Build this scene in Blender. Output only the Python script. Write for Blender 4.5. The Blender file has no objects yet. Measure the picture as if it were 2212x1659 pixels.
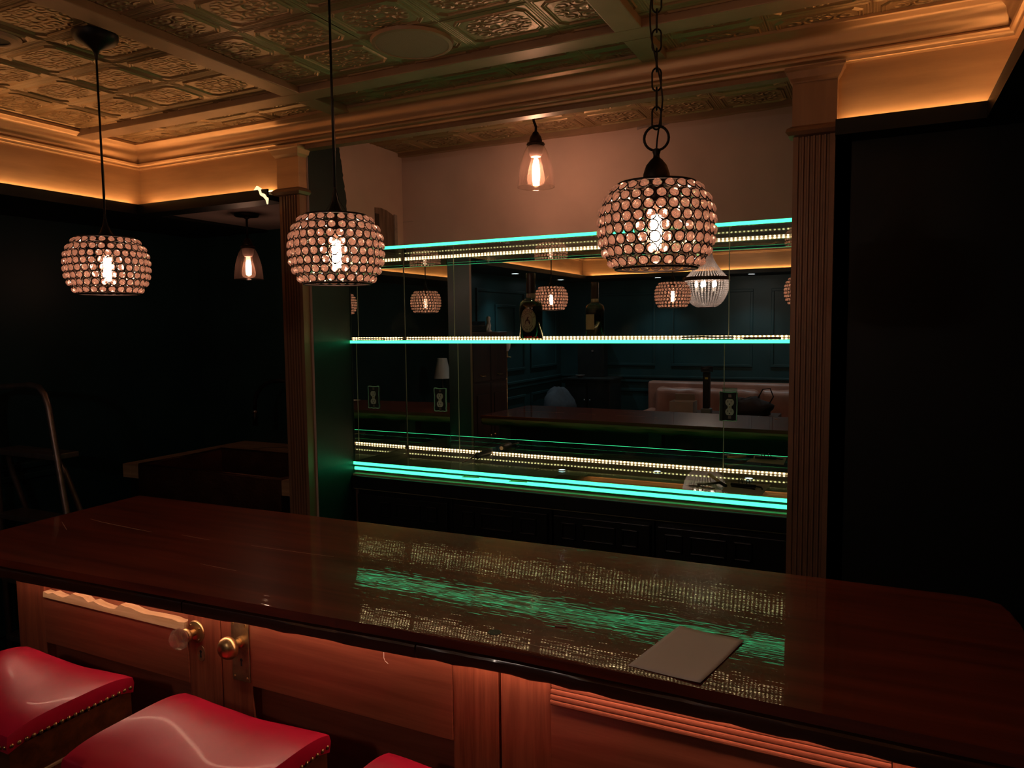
import bpy, bmesh, math, random
from mathutils import Vector, Matrix, Quaternion
random.seed(7)
sc = bpy.context.scene
COL = sc.collection
PI = math.pi
EYE = 1.65                       # height of the lens above the floor
def zz(r): return EYE + r        # heights measured from eye level

# ------------------------------------------------------------------ camera
YAW, PITCH, ROLL, FPX = math.radians(26.186), math.radians(4.45), math.radians(-0.671), 1603.23
fw = Vector((-math.sin(YAW)*math.cos(PITCH), math.cos(YAW)*math.cos(PITCH), -math.sin(PITCH)))
rt = Vector((math.cos(YAW), math.sin(YAW), 0)); up = rt.cross(fw)
rt2 = math.cos(ROLL)*rt + math.sin(ROLL)*up
up2 = -math.sin(ROLL)*rt + math.cos(ROLL)*up
cd = bpy.data.cameras.new('camera'); cam = bpy.data.objects.new('camera', cd); COL.objects.link(cam)
cd.sensor_width = 36; cd.sensor_fit = 'HORIZONTAL'; cd.lens = 36*FPX/2212; cd.clip_start = .02; cd.clip_end = 60
m = Matrix((rt2, up2, -fw)).transposed().to_4x4(); m.translation = (0, 0, EYE)
cam.matrix_world = m
sc.camera = cam
# ------------------------------------------------------------------ world, exposure, sampling helpers
w = bpy.data.worlds.new('night'); sc.world = w; w.use_nodes = True
w.node_tree.nodes['Background'].inputs[0].default_value = (.5, .6, .7, 1)
w.node_tree.nodes['Background'].inputs[1].default_value = .0015
vs = sc.view_settings
vs.view_transform = 'Standard'; vs.look = 'None'; vs.gamma = 1; vs.exposure = 0.0; vs.use_curve_mapping = False
cy = sc.cycles
cy.use_denoising = True
cy.max_bounces = 14; cy.diffuse_bounces = 4; cy.glossy_bounces = 8; cy.transmission_bounces = 10; cy.transparent_max_bounces = 40
cy.caustics_reflective = False; cy.caustics_refractive = False
cy.sample_clamp_indirect = 4; cy.blur_glossy = .6

# light strengths (all lamps of the room)
L_COVE, L_BULB, L_ALCOVE, L_NOOK, L_GREEN, L_WARM, L_UNDER, L_DOWN, L_CHAND = 26, 125, 140, 45, 2.6, 11, 25, 16, 300

# ------------------------------------------------------------------ geometry helper
class G:
    def __init__(s): s.v = []; s.f = []
    def add(s, vs, fs):
        b = len(s.v); s.v += [Vector(p) for p in vs]; s.f += [tuple(i+b for i in f) for f in fs]; return s
    def box(s, x0, x1, y0, y1, z0, z1):
        return s.add([(x0,y0,z0),(x1,y0,z0),(x1,y1,z0),(x0,y1,z0),(x0,y0,z1),(x1,y0,z1),(x1,y1,z1),(x0,y1,z1)],
                     [(0,3,2,1),(4,5,6,7),(0,1,5,4),(1,2,6,5),(2,3,7,6),(3,0,4,7)])
    def bbox(s, x0, x1, y0, y1, z0, z1, b=.004):
        "box with chamfered edges"
        bm = bmesh.new(); bmesh.ops.create_cube(bm, size=1)
        for v in bm.verts: v.co = Vector(((x0+x1)/2+v.co.x*(x1-x0), (y0+y1)/2+v.co.y*(y1-y0), (z0+z1)/2+v.co.z*(z1-z0)))
        bmesh.ops.bevel(bm, geom=bm.edges[:], offset=b, segments=2, affect='EDGES', profile=.6)
        return s.bm(bm)
    def bm(s, bm, free=True):
        bm.verts.index_update()
        s.add([v.co.copy() for v in bm.verts], [[v.index for v in f.verts] for f in bm.faces])
        if free: bm.free()
        return s
    def lathe(s, prof, seg=32, c=(0,0,0), ax='Z', cap=True):
        vs, fs = [], []; n = len(prof)
        for i in range(seg):
            a = 2*PI*i/seg
            for r, h in prof:
                x, y, z = r*math.cos(a), r*math.sin(a), h
                if ax == 'Y': x, y, z = x, h, -y
                if ax == 'X': x, y, z = h, x, y
                vs.append((x+c[0], y+c[1], z+c[2]))
        for i in range(seg):
            j = (i+1) % seg
            for k in range(n-1): fs.append((i*n+k, j*n+k, j*n+k+1, i*n+k+1))
        if cap:
            fs.append(tuple(i*n for i in range(seg))[::-1]); fs.append(tuple(i*n+n-1 for i in range(seg)))
        return s.add(vs, fs)
    def tube(s, pts, r, seg=8, closed=False, cap=True):
        pts = [Vector(p) for p in pts]; n = len(pts); vs, fs = [], []
        rr = r if isinstance(r, (list, tuple)) else [r]*n
        prev = None
        for i, p in enumerate(pts):
            if closed: t = pts[(i+1) % n]-pts[i-1]
            else: t = pts[min(i+1, n-1)]-pts[max(i-1, 0)]
            t.normalize()
            if prev is None:
                a = Vector((0,0,1)) if abs(t.z) < .9 else Vector((1,0,0))
                nrm = t.cross(a).normalized()
            else:
                nrm = (prev - t*prev.dot(t)).normalized()
            prev = nrm; bn = t.cross(nrm)
            for k in range(seg):
                a = 2*PI*k/seg; vs.append(p+rr[i]*(math.cos(a)*nrm+math.sin(a)*bn))
        for i in range(n if closed else n-1):
            j = (i+1) % n
            for k in range(seg):
                l = (k+1) % seg; fs.append((i*seg+k, i*seg+l, j*seg+l, j*seg+k))
        if cap and not closed:
            fs.append(tuple(range(seg))[::-1]); fs.append(tuple((n-1)*seg+k for k in range(seg)))
        return s.add(vs, fs)
    def prism(s, poly, h0, h1, ax='Z'):
        "polygon (a,b) extruded along ax: Z:(x,y) Y:(x,z) X:(y,z)"
        n = len(poly)
        def P(a, b, h): return (a, b, h) if ax == 'Z' else ((a, h, b) if ax == 'Y' else (h, a, b))
        vs = [P(a, b, h0) for a, b in poly]+[P(a, b, h1) for a, b in poly]
        fs = [tuple(range(n))[::-1], tuple(range(n, 2*n))]+[(i, (i+1) % n, (i+1) % n+n, i+n) for i in range(n)]
        return s.add(vs, fs)
    def build(s, name, mat, parent=None, smooth=False, local=False):
        off = Vector()
        if parent is not None and not local:
            q = parent
            while q is not None: off += q.location; q = q.parent
        me = bpy.data.meshes.new(name)
        me.from_pydata([tuple(p-off) for p in s.v], [], s.f)
        bm = bmesh.new(); bm.from_mesh(me); bmesh.ops.recalc_face_normals(bm, faces=bm.faces); bm.to_mesh(me); bm.free()
        if smooth:
            me.polygons.foreach_set('use_smooth', [True]*len(me.polygons))
            if smooth is not True: me.set_sharp_from_angle(angle=math.radians(smooth))
        me.materials.append(mat); me.update()
        o = bpy.data.objects.new(name, me); COL.objects.link(o)
        if parent is not None: o.parent = parent
        return o
def thing(name, loc, label, cat, group=None, rz=0):
    o = bpy.data.objects.new(name, None); COL.objects.link(o); o.empty_display_size = .05
    o.location = loc; o.rotation_euler = (0, 0, rz); tag(o, label, cat, group); return o
def tag(o, label, cat, group=None):
    o['label'] = label; o['category'] = cat
    if group: o['group'] = group
    return o
def struct(o, label=None):
    o['kind'] = 'structure'
    if label: o['label'] = label
    return o
def inst(src, parent, loc=(0,0,0), rot=None, name=None):
    o = src.copy(); COL.objects.link(o); o.parent = parent; o.location = loc
    if rot is not None: o.rotation_mode = 'QUATERNION'; o.rotation_quaternion = rot
    return o

# ------------------------------------------------------------------ materials
def mat(name):
    m = bpy.data.materials.new(name); m.use_nodes = True; nt = m.node_tree
    return m, nt, nt.nodes['Principled BSDF'], nt.links
def simple(name, col, rough=.5, metal=0, spec=.5, coat=0, noise=0, nscale=20, bump=0, bscale=60, stretch=(1,1,1)):
    m, nt, b, L = mat(name)
    b.inputs['Base Color'].default_value = (*col, 1); b.inputs['Roughness'].default_value = rough
    b.inputs['Metallic'].default_value = metal; b.inputs['Specular IOR Level'].default_value = spec
    b.inputs['Coat Weight'].default_value = coat; b.inputs['Coat Roughness'].default_value = .06
    tc = nt.nodes.new('ShaderNodeTexCoord'); mp = nt.nodes.new('ShaderNodeMapping'); mp.inputs['Scale'].default_value = stretch
    L.new(tc.outputs['Object'], mp.inputs['Vector'])
    if noise:
        n = nt.nodes.new('ShaderNodeTexNoise'); n.inputs['Scale'].default_value = nscale; n.inputs['Detail'].default_value = 4
        L.new(mp.outputs[0], n.inputs['Vector'])
        r = nt.nodes.new('ShaderNodeValToRGB')
        r.color_ramp.elements[0].position = .3; r.color_ramp.elements[1].position = .7
        r.color_ramp.elements[0].color = (*[c*(1-noise) for c in col], 1); r.color_ramp.elements[1].color = (*[min(1, c*(1+noise)) for c in col], 1)
        L.new(n.outputs[0], r.inputs[0]); L.new(r.outputs[0], b.inputs['Base Color'])
    if bump:
        n2 = nt.nodes.new('ShaderNodeTexNoise'); n2.inputs['Scale'].default_value = bscale; n2.inputs['Detail'].default_value = 3
        L.new(mp.outputs[0], n2.inputs['Vector'])
        bp = nt.nodes.new('ShaderNodeBump'); bp.inputs['Strength'].default_value = bump; bp.inputs['Distance'].default_value = .01
        L.new(n2.outputs[0], bp.inputs['Height']); L.new(bp.outputs[0], b.inputs['Normal'])
    return m
def wood(name, c0, c1, axis=0, rough=.4, coat=0, ring=18, grain=1.0, bump=.12, coatr=.08):
    "wood with grain running along axis"
    m, nt, b, L = mat(name)
    tc = nt.nodes.new('ShaderNodeTexCoord'); mp = nt.nodes.new('ShaderNodeMapping')
    sca = [ring, ring, ring]; sca[axis] = ring*.05; mp.inputs['Scale'].default_value = sca
    L.new(tc.outputs['Object'], mp.inputs['Vector'])
    n = nt.nodes.new('ShaderNodeTexNoise'); n.inputs['Scale'].default_value = 1.6; n.inputs['Detail'].default_value = 7; n.inputs['Roughness'].default_value = .62
    n.inputs['Distortion'].default_value = .5*grain
    L.new(mp.outputs[0], n.inputs['Vector'])
    r = nt.nodes.new('ShaderNodeValToRGB'); r.color_ramp.elements[0].position = .32; r.color_ramp.elements[1].position = .68
    r.color_ramp.elements[0].color = (*c0, 1); r.color_ramp.elements[1].color = (*c1, 1)
    L.new(n.outputs[0], r.inputs[0]); L.new(r.outputs[0], b.inputs['Base Color'])
    b.inputs['Roughness'].default_value = rough; b.inputs['Coat Weight'].default_value = coat; b.inputs['Coat Roughness'].default_value = coatr
    bp = nt.nodes.new('ShaderNodeBump'); bp.inputs['Strength'].default_value = bump; bp.inputs['Distance'].default_value = .004
    L.new(n.outputs[0], bp.inputs['Height']); L.new(bp.outputs[0], b.inputs['Normal'])
    return m
def emit(name, col, s):
    m = bpy.data.materials.new(name); m.use_nodes = True; nt = m.node_tree; nt.nodes.clear()
    o = nt.nodes.new('ShaderNodeOutputMaterial'); e = nt.nodes.new('ShaderNodeEmission')
    e.inputs[0].default_value = (*col, 1); e.inputs[1].default_value = s; nt.links.new(e.outputs[0], o.inputs[0]); return m
def pane(name, tint, refl=1.0, ior=1.5, extra=0.0, rough=0.0, diff=None):
    "clear glass sheet: light passes straight through, surface mirrors by Fresnel"
    m = bpy.data.materials.new(name); m.use_nodes = True; nt = m.node_tree; nt.nodes.clear(); L = nt.links
    o = nt.nodes.new('ShaderNodeOutputMaterial'); t = nt.nodes.new('ShaderNodeBsdfTransparent'); g = nt.nodes.new('ShaderNodeBsdfGlossy')
    t.inputs[0].default_value = (*tint, 1); g.inputs['Roughness'].default_value = rough
    lw = nt.nodes.new('ShaderNodeLayerWeight'); lw.inputs['Blend'].default_value = .5
    pw = nt.nodes.new('ShaderNodeMath'); pw.operation = 'POWER'; pw.inputs[1].default_value = 5; L.new(lw.outputs['Facing'], pw.inputs[0])
    fr = nt.nodes.new('ShaderNodeMath'); fr.operation = 'MULTIPLY_ADD'; fr.inputs[1].default_value = .9; fr.inputs[2].default_value = .042; L.new(pw.outputs[0], fr.inputs[0])
    ma = nt.nodes.new('ShaderNodeMath'); ma.operation = 'MULTIPLY_ADD'; ma.inputs[1].default_value = refl; ma.inputs[2].default_value = extra
    L.new(fr.outputs[0], ma.inputs[0])
    mx = nt.nodes.new('ShaderNodeMixShader'); L.new(ma.outputs[0], mx.inputs[0]); L.new(t.outputs[0], mx.inputs[1]); L.new(g.outputs[0], mx.inputs[2])
    last = mx
    if diff:
        d = nt.nodes.new('ShaderNodeBsdfTranslucent'); d.inputs[0].default_value = (*diff[0], 1)
        m2 = nt.nodes.new('ShaderNodeMixShader'); m2.inputs[0].default_value = diff[1]
        L.new(last.outputs[0], m2.inputs[1]); L.new(d.outputs[0], m2.inputs[2]); last = m2
    L.new(last.outputs[0], o.inputs[0]); return m

M = {}
M['copper'] = simple('copper_paint', (.60, .355, .19), .42, .55, .5, noise=.12, nscale=9, bump=.05, bscale=30, stretch=(.4,.4,3))
M['copper_flat'] = simple('copper_paint_batten', (.36, .22, .135), .5, .35, .5, noise=.1, nscale=12)
M['pilaster'] = simple('bronze_paint', (.29, .155, .09), .45, .3, .5, noise=.12, nscale=14, stretch=(3,3,.3))
M['green_wall'] = simple('dark_green_paint', (.010, .030, .028), .42, 0, .4, noise=.25, nscale=5, bump=.04, bscale=90)
M['teal_wall'] = simple('teal_paint', (.010, .036, .039), .42, 0, .3, noise=.2, nscale=3, bump=.03, bscale=60)
M['black_wall'] = simple('black_paint', (.006, .009, .009), .5, 0, .3, noise=.2, nscale=6)
M['black_cab'] = simple('black_satin', (.010, .011, .011), .35, 0, .4, noise=.2, nscale=10)
M['plaster'] = simple('bare_plaster', (.60, .41, .34), .85, 0, .2, noise=.10, nscale=3.5, bump=.06, bscale=35)
M['patch'] = simple('plaster_patch', (.34, .25, .22), .9, 0, .2, noise=.2, nscale=30)
M['cavity'] = simple('raw_stud_cavity', (.20, .12, .09), .9, 0, .2, noise=.3, nscale=12, stretch=(4,4,.5))
M['black_metal'] = simple('blackened_metal', (.016, .013, .011), .45, .6, .5, noise=.2, nscale=40)
M['bronze'] = simple('oil_rubbed_bronze', (.055, .032, .022), .4, .7, .5, noise=.3, nscale=40)
M['wire'] = simple('dark_wire', (.012, .008, .007), .55, 0, .25)
M['brass'] = simple('aged_brass', (.56, .38, .17), .33, .95, .5, noise=.25, nscale=35, bump=.03, bscale=80)
M['brass_dull'] = simple('tarnished_brass_plate', (.36, .27, .15), .45, .9, .5, noise=.4, nscale=30, bump=.08, bscale=50)
M['white_plastic'] = simple('ivory_plastic', (.72, .66, .58), .4, 0, .5)
M['slot'] = simple('slot_black', (.01, .01, .01), .7)
M['paper'] = simple('paper', (.88, .82, .78), .9, 0, .15, noise=.04, nscale=6, bump=.02, bscale=14)
M['tan_paper'] = simple('kraft_paper', (.56, .42, .34), .9, 0, .15, noise=.06, nscale=10)
M['leather_red'] = simple('red_leather', (.60, .010, .055), .32, 0, .5, coat=.08, noise=.12, nscale=7, bump=.10, bscale=9)
M['sofa'] = simple('rose_brown_leather', (.30, .125, .085), .42, 0, .5, noise=.22, nscale=5, bump=.22, bscale=8)
M['cloth_grey'] = simple('grey_cloth', (.05, .055, .065), .9, 0, .2, noise=.15, nscale=20, bump=.1, bscale=60)
M['dark_wood'] = wood('dark_cabinet_wood', (.018, .009, .006), (.05, .022, .014), 2, .4, .2)
M['stool_wood'] = wood('stool_wood', (.07, .020, .008), (.20, .065, .022), 0, .35, .3)
M['door_h'] = wood('salvaged_door_panel', (.21, .053, .028), (.34, .100, .055), 0, .36, .25, 30, 1, .10)
M['door_v'] = wood('salvaged_door_stile', (.20, .048, .024), (.40, .115, .058), 2, .38, .2, 42, .6, .25)
M['raw_wood'] = wood('broken_raw_wood', (.55, .33, .16), (.75, .52, .30), 0, .7, 0, 30)
M['floor'] = wood('floor_boards', (.035, .018, .010), (.075, .036, .020), 1, .45, .1, 12)
M['block'] = wood('butcher_block', (.30, .17, .09), (.48, .30, .17), 0, .55, 0, 20)
M['ply'] = wood('plywood_deck', (.26, .22, .13), (.42, .34, .20), 0, .6, 0, 10)
M['live_edge'] = wood('live_edge', (.16, .10, .035), (.34, .22, .085), 0, .55, .1, 14, 1.5, .5)
M['sink'] = simple('hammered_copper', (.17, .075, .045), .38, .85, .5, noise=.3, nscale=8, bump=.25, bscale=55)
M['alu'] = simple('dull_aluminium_tube', (.24, .18, .16), .42, .8, .5, noise=.15, nscale=30)
M['filament'] = emit('glowing_filament', (1, .60, .40), L_BULB)
M['filament2'] = emit('glowing_filament_bell', (1, .58, .38), L_ALCOVE)
M['led_cove'] = emit('led_amber', (1, .54, .21), L_COVE)
M['led_warm'] = emit('led_warm_diode', (1, .72, .34), L_WARM)
M['led_green'] = emit('glass_edge_green', (.06, 1.0, .36), L_GREEN)
M['led_under'] = emit('led_under_bar', (1, .56, .38), L_UNDER)
M['filament3'] = emit('glowing_filament_nook', (1, .58, .38), L_NOOK)
M['down'] = emit('downlight_lens', (.75, .92, 1), L_DOWN)
M['chand'] = emit('candle_bulb', (1, .80, .66), L_CHAND)
M['glass'] = pane('clear_glass_sheet', (.80, .93, .87), 1.0)
M['bell_glass'] = pane('bell_glass', (.96, .90, .88), 2.6, 1.5, .012, 0, ((.9,.55,.45), .015))
M['bulb_glass'] = pane('bulb_glass', (.97, .90, .86), 1.0, 1.5, .02, 0, ((1,.6,.45), .03))
M['bottle_glass'] = pane('bottle_glass', (.85, .80, .74), 1.3, 1.5, .02)
def whiskey():
    m = bpy.data.materials.new('amber_whiskey'); m.use_nodes = True; nt = m.node_tree; nt.nodes.clear(); L = nt.links
    o = nt.nodes.new('ShaderNodeOutputMaterial'); t = nt.nodes.new('ShaderNodeBsdfTransparent'); t.inputs[0].default_value = (.16, .015, .012, 1)
    g = nt.nodes.new('ShaderNodeBsdfGlossy'); g.inputs['Roughness'].default_value = .05; f = nt.nodes.new('ShaderNodeFresnel'); f.inputs[0].default_value = 1.5
    mx = nt.nodes.new('ShaderNodeMixShader'); L.new(f.outputs[0], mx.inputs[0]); L.new(t.outputs[0], mx.inputs[1]); L.new(g.outputs[0], mx.inputs[2])
    L.new(mx.outputs[0], o.inputs[0]); return m
M['whiskey'] = whiskey()
def crystal(name, tint, tr, gl, tl, tcol):
    m = bpy.data.materials.new(name); m.use_nodes = True; nt = m.node_tree; nt.nodes.clear(); L = nt.links
    o = nt.nodes.new('ShaderNodeOutputMaterial')
    a = nt.nodes.new('ShaderNodeBsdfTransparent'); a.inputs[0].default_value = (*tint, 1)
    b = nt.nodes.new('ShaderNodeBsdfGlass'); b.inputs['IOR'].default_value = 1.45; b.inputs['Color'].default_value = (*tint, 1)
    c = nt.nodes.new('ShaderNodeBsdfTranslucent'); c.inputs[0].default_value = (*tcol, 1)
    g = nt.nodes.new('ShaderNodeBsdfGlossy'); g.inputs['Roughness'].default_value = .08
    m1 = nt.nodes.new('ShaderNodeMixShader'); m1.inputs[0].default_value = gl/(gl+tr); L.new(a.outputs[0], m1.inputs[1]); L.new(b.outputs[0], m1.inputs[2])
    m2 = nt.nodes.new('ShaderNodeMixShader'); m2.inputs[0].default_value = tl; L.new(m1.outputs[0], m2.inputs[1]); L.new(c.outputs[0], m2.inputs[2])
    m3 = nt.nodes.new('ShaderNodeMixShader'); m3.inputs[0].default_value = .10; L.new(m2.outputs[0], m3.inputs[1]); L.new(g.outputs[0], m3.inputs[2])
    L.new(m3.outputs[0], o.inputs[0]); return m
M['crystal'] = crystal('faceted_crystal', (.98, .88, .85), .35, .65, .25, (1, .72, .63))
M['knob_crystal'] = crystal('knob_crystal', (1, .94, .88), .5, .5, .10, (1, .8, .66))
M['crystal_clear'] = crystal('chandelier_crystal', (.96, .93, .93), .6, .4, .06, (.95, .86, .84))
def glassy():
    m, nt, b, L = mat('pressed_glass'); b.inputs['Transmission Weight'].default_value = 1; b.inputs['Roughness'].default_value = .03
    b.inputs['IOR'].default_value = 1.5; b.inputs['Base Color'].default_value = (1, .93, .88, 1); return m
M['knob_glass'] = glassy()
def mirror():
    m = bpy.data.materials.new('silvered_mirror'); m.use_nodes = True; nt = m.node_tree; nt.nodes.clear(); L = nt.links
    o = nt.nodes.new('ShaderNodeOutputMaterial'); g = nt.nodes.new('ShaderNodeBsdfGlossy'); g.inputs[0].default_value = (.80, .84, .81, 1); g.inputs['Roughness'].default_value = 0
    d = nt.nodes.new('ShaderNodeBsdfDiffuse'); d.inputs[0].default_value = (.5, .46, .42, 1)
    tc = nt.nodes.new('ShaderNodeTexCoord'); n = nt.nodes.new('ShaderNodeTexNoise'); n.inputs['Scale'].default_value = 7; n.inputs['Detail'].default_value = 5
    L.new(tc.outputs['Object'], n.inputs['Vector']); r = nt.nodes.new('ShaderNodeValToRGB')
    r.color_ramp.elements[0].position = .58; r.color_ramp.elements[0].color = (.012, .012, .012, 1)
    r.color_ramp.elements[1].position = .80; r.color_ramp.elements[1].color = (.09, .09, .09, 1)
    L.new(n.outputs[0], r.inputs[0]); mx = nt.nodes.new('ShaderNodeMixShader')
    L.new(r.outputs[0], mx.inputs[0]); L.new(g.outputs[0], mx.inputs[1]); L.new(d.outputs[0], mx.inputs[2]); L.new(mx.outputs[0], o.inputs[0]); return m
M['mirror'] = mirror()
M['mirror_edge'] = simple('ground_glass_edge', (.55, .60, .42), .4, 0, .6)
M['dark_edge'] = simple('mirror_backing', (.02, .03, .028), .6)
def bar_finish():
    m, nt, b, L = mat('varnished_mahogany')
    tc = nt.nodes.new('ShaderNodeTexCoord')
    mp = nt.nodes.new('ShaderNodeMapping'); mp.inputs['Scale'].default_value = (.9, 14, 14); L.new(tc.outputs['Object'], mp.inputs['Vector'])
    n = nt.nodes.new('ShaderNodeTexNoise'); n.inputs['Scale'].default_value = 1.7; n.inputs['Detail'].default_value = 8; n.inputs['Distortion'].default_value = .5; L.new(mp.outputs[0], n.inputs['Vector'])
    r = nt.nodes.new('ShaderNodeValToRGB'); r.color_ramp.elements[0].position = .3; r.color_ramp.elements[1].position = .72
    r.color_ramp.elements[0].color = (.13, .020, .010, 1); r.color_ramp.elements[1].color = (.26, .045, .020, 1)
    L.new(n.outputs[0], r.inputs[0]); L.new(r.outputs[0], b.inputs['Base Color'])
    b.inputs['Roughness'].default_value = .35; b.inputs['Specular IOR Level'].default_value = .15
    b.inputs['Coat Weight'].default_value = 1; b.inputs['Coat Roughness'].default_value = .008; b.inputs['Coat IOR'].default_value = 1.75
    mp2 = nt.nodes.new('ShaderNodeMapping'); mp2.inputs['Scale'].default_value = (6, 95, 1); L.new(tc.outputs['Object'], mp2.inputs['Vector'])
    n2 = nt.nodes.new('ShaderNodeTexNoise'); n2.inputs['Scale'].default_value = 1; n2.inputs['Detail'].default_value = 2; n2.inputs['Roughness'].default_value = .65; L.new(mp2.outputs[0], n2.inputs['Vector'])
    bp = nt.nodes.new('ShaderNodeBump'); bp.inputs['Strength'].default_value = 1.0; bp.inputs['Distance'].default_value = .00022
    L.new(n2.outputs[0], bp.inputs['Height']); L.new(bp.outputs[0], b.inputs['Normal']); L.new(bp.outputs[0], b.inputs['Coat Normal'])
    return m
M['bar'] = bar_finish()
M['bar_edge'] = wood('dark_bar_edge', (.035, .010, .006), (.085, .024, .012), 0, .3, .6, 16, 1, .2)
def tin():
    "pressed tin: scrolls and beading as fine relief inside the modelled borders of each tile"
    m, nt, b, L = mat('pressed_tin_gold')
    N = nt.nodes.new
    tc = N('ShaderNodeTexCoord'); mp = N('ShaderNodeMapping'); mp.inputs['Scale'].default_value = (1/.272, 1/.210, 1); L.new(tc.outputs['Object'], mp.inputs['Vector'])
    ln = N('ShaderNodeVectorMath'); ln.operation = 'LENGTH'; L.new(mp.outputs[0], ln.inputs[0])
    vo = N('ShaderNodeTexVoronoi'); vo.inputs['Scale'].default_value = 6.5; vo.inputs['Randomness'].default_value = .7
    ab = N('ShaderNodeVectorMath'); ab.operation = 'ABSOLUTE'; L.new(mp.outputs[0], ab.inputs[0]); L.new(ab.outputs[0], vo.inputs['Vector'])
    s1 = N('ShaderNodeMath'); s1.operation = 'MULTIPLY'; s1.inputs[1].default_value = 17; L.new(vo.outputs['Distance'], s1.inputs[0])
    s2 = N('ShaderNodeMath'); s2.operation = 'SINE'; L.new(s1.outputs[0], s2.inputs[0])
    mr = N('ShaderNodeMapRange'); mr.inputs['From Min'].default_value = .36; mr.inputs['From Max'].default_value = .30; L.new(ln.outputs['Value'], mr.inputs['Value'])
    mu = N('ShaderNodeMath'); mu.operation = 'MULTIPLY'; L.new(s2.outputs[0], mu.inputs[0]); L.new(mr.outputs[0], mu.inputs[1])
    nz = N('ShaderNodeTexNoise'); nz.inputs['Scale'].default_value = 60; L.new(tc.outputs['Object'], nz.inputs['Vector'])
    ad = N('ShaderNodeMath'); ad.operation = 'MULTIPLY_ADD'; ad.inputs[1].default_value = .25; L.new(nz.outputs[0], ad.inputs[0]); L.new(mu.outputs[0], ad.inputs[2])
    bp = N('ShaderNodeBump'); bp.inputs['Strength'].default_value = 1; bp.inputs['Distance'].default_value = .0060
    L.new(ad.outputs[0], bp.inputs['Height']); L.new(bp.outputs[0], b.inputs['Normal'])
    b.inputs['Base Color'].default_value = (.35, .22, .11, 1); b.inputs['Metallic'].default_value = .45; b.inputs['Roughness'].default_value = .40
    return m
M['tin'] = tin()
M['speaker'] = simple('painted_speaker_grille', (.32, .23, .15), .6, .1, .4, bump=.3, bscale=400)

# ------------------------------------------------------------------ key dimensions (metres, from eye level where noted)
XL, XR, YR, YF = -3.117, .32, -2.05, 2.415     # tray ceiling rectangle
WL, WRT, WB, WN = -3.72, 1.25, -2.82, 3.25      # room walls
ZC, ZFB, ZCB = .85, .560, .745                  # ceiling, fascia foot, crown foot (rel. eye)
XS, XA, YM = -2.125, -.18, 3.105                # alcove side walls, mirror plane
YSH = 2.673                                     # front edge of the shelves

# ================================================================== STRUCTURE
fl = G().box(WL, WRT, WB, WN, -.08, -.02).build('floor', M['floor']); struct(fl, 'dark wooden floor boards, mostly out of sight behind the bar')
n = 0
x = WL
while x < WRT-.01:
    x2 = min(x+.125, WRT); G().box(x+.001, x2-.001, WB, WN, -.021, 0).build('plank', M['floor'], fl); x = x2
# ceiling with its tin tiles and battens
ce = G().box(XL-.02, XR+.02, YR-.02, YM+.1, zz(ZC)+.004, zz(ZC)+.05).build('ceiling', M['copper_flat']); struct(ce, 'gold pressed tin ceiling divided by flat copper battens')
TX, TY = .272, .210
def tile_mesh():
    g = G(); hx, hy = TX/2-.0006, TY/2-.0006
    g.add([(-hx,-hy,0),(hx,-hy,0),(hx,hy,0),(-hx,hy,0)], [(0,1,2,3)])
    def ring(a, wd, h, cut):
        ox, oy = hx-a, hy-a; ix, iy = ox-wd, oy-wd; mx, my = (ox+ix)/2, (oy+iy)/2
        def octo(px, py, z):
            c = cut
            return [(-px+c,-py,z),(px-c,-py,z),(px,-py+c,z),(px,py-c,z),(px-c,py,z),(-px+c,py,z),(-px,py-c,z),(-px,-py+c,z)]
        vs = octo(ox,oy,0)+octo(mx,my,-h)+octo(ix,iy,0); fs = []
        for k in range(8):
            l = (k+1) % 8; fs += [(k,l,8+l,8+k),(8+k,8+l,16+l,16+k)]
        g.add(vs, fs)
    ring(.0010,.0050,.0012,.001); ring(.0080,.0050,.0012,.003); ring(.0200,.0065,.0038,.022); ring(.0300,.0045,.0018,.017)
    # straight reeding in the border bands and a small boss in the middle
    g.add([(-.018,-.014,0),(.018,-.014,0),(.018,.014,0),(-.018,.014,0),(0,0,-.003)], [(0,1,4),(1,2,4),(2,3,4),(3,0,4)])
    return g
t0 = tile_mesh().build('tin_tile', M['tin'], ce, local=True)
first = True; cx0 = -2.345; cy0 = 1.525
for i in range(-3, 11):
    for j in range(-17, 8):
        cx, cyy = cx0+i*TX, cy0+j*TY
        if cx-TX/2 < XL-.1 or cx+TX/2 > XR+.1 or cyy-TY/2 < YR-.1: continue
        if cyy > YF and not (XS-.05 < cx < XA+.05): continue
        if cyy > YM: continue
        lo = (cx, cyy, zz(ZC)+random.uniform(0, .0012))
        if first: t0.location = lo; first = False
        else: inst(t0, ce, lo)
def batten(x0, x1, y0, y1):
    G().bbox(x0, x1, y0, y1, zz(ZC)-.024, zz(ZC)+.003, .003).build('batten', M['copper_flat'], ce)
for y0 in (2.085, .84, -.40, -1.64): batten(XL+.03, XR-.03, y0, y0+.078)
for x0 in (-1.925, -.688):
    ys = [2.36, 2.163, 2.085, .918, .84, -.322, -.40, -1.562, -1.64, YR+.03]
    for a, b in ((ys[0], ys[1]), (ys[2], ys[3]), (ys[4], ys[5]), (ys[6], ys[7]), (ys[8], ys[9])): batten(x0, x0+.078, b, a)
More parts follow.
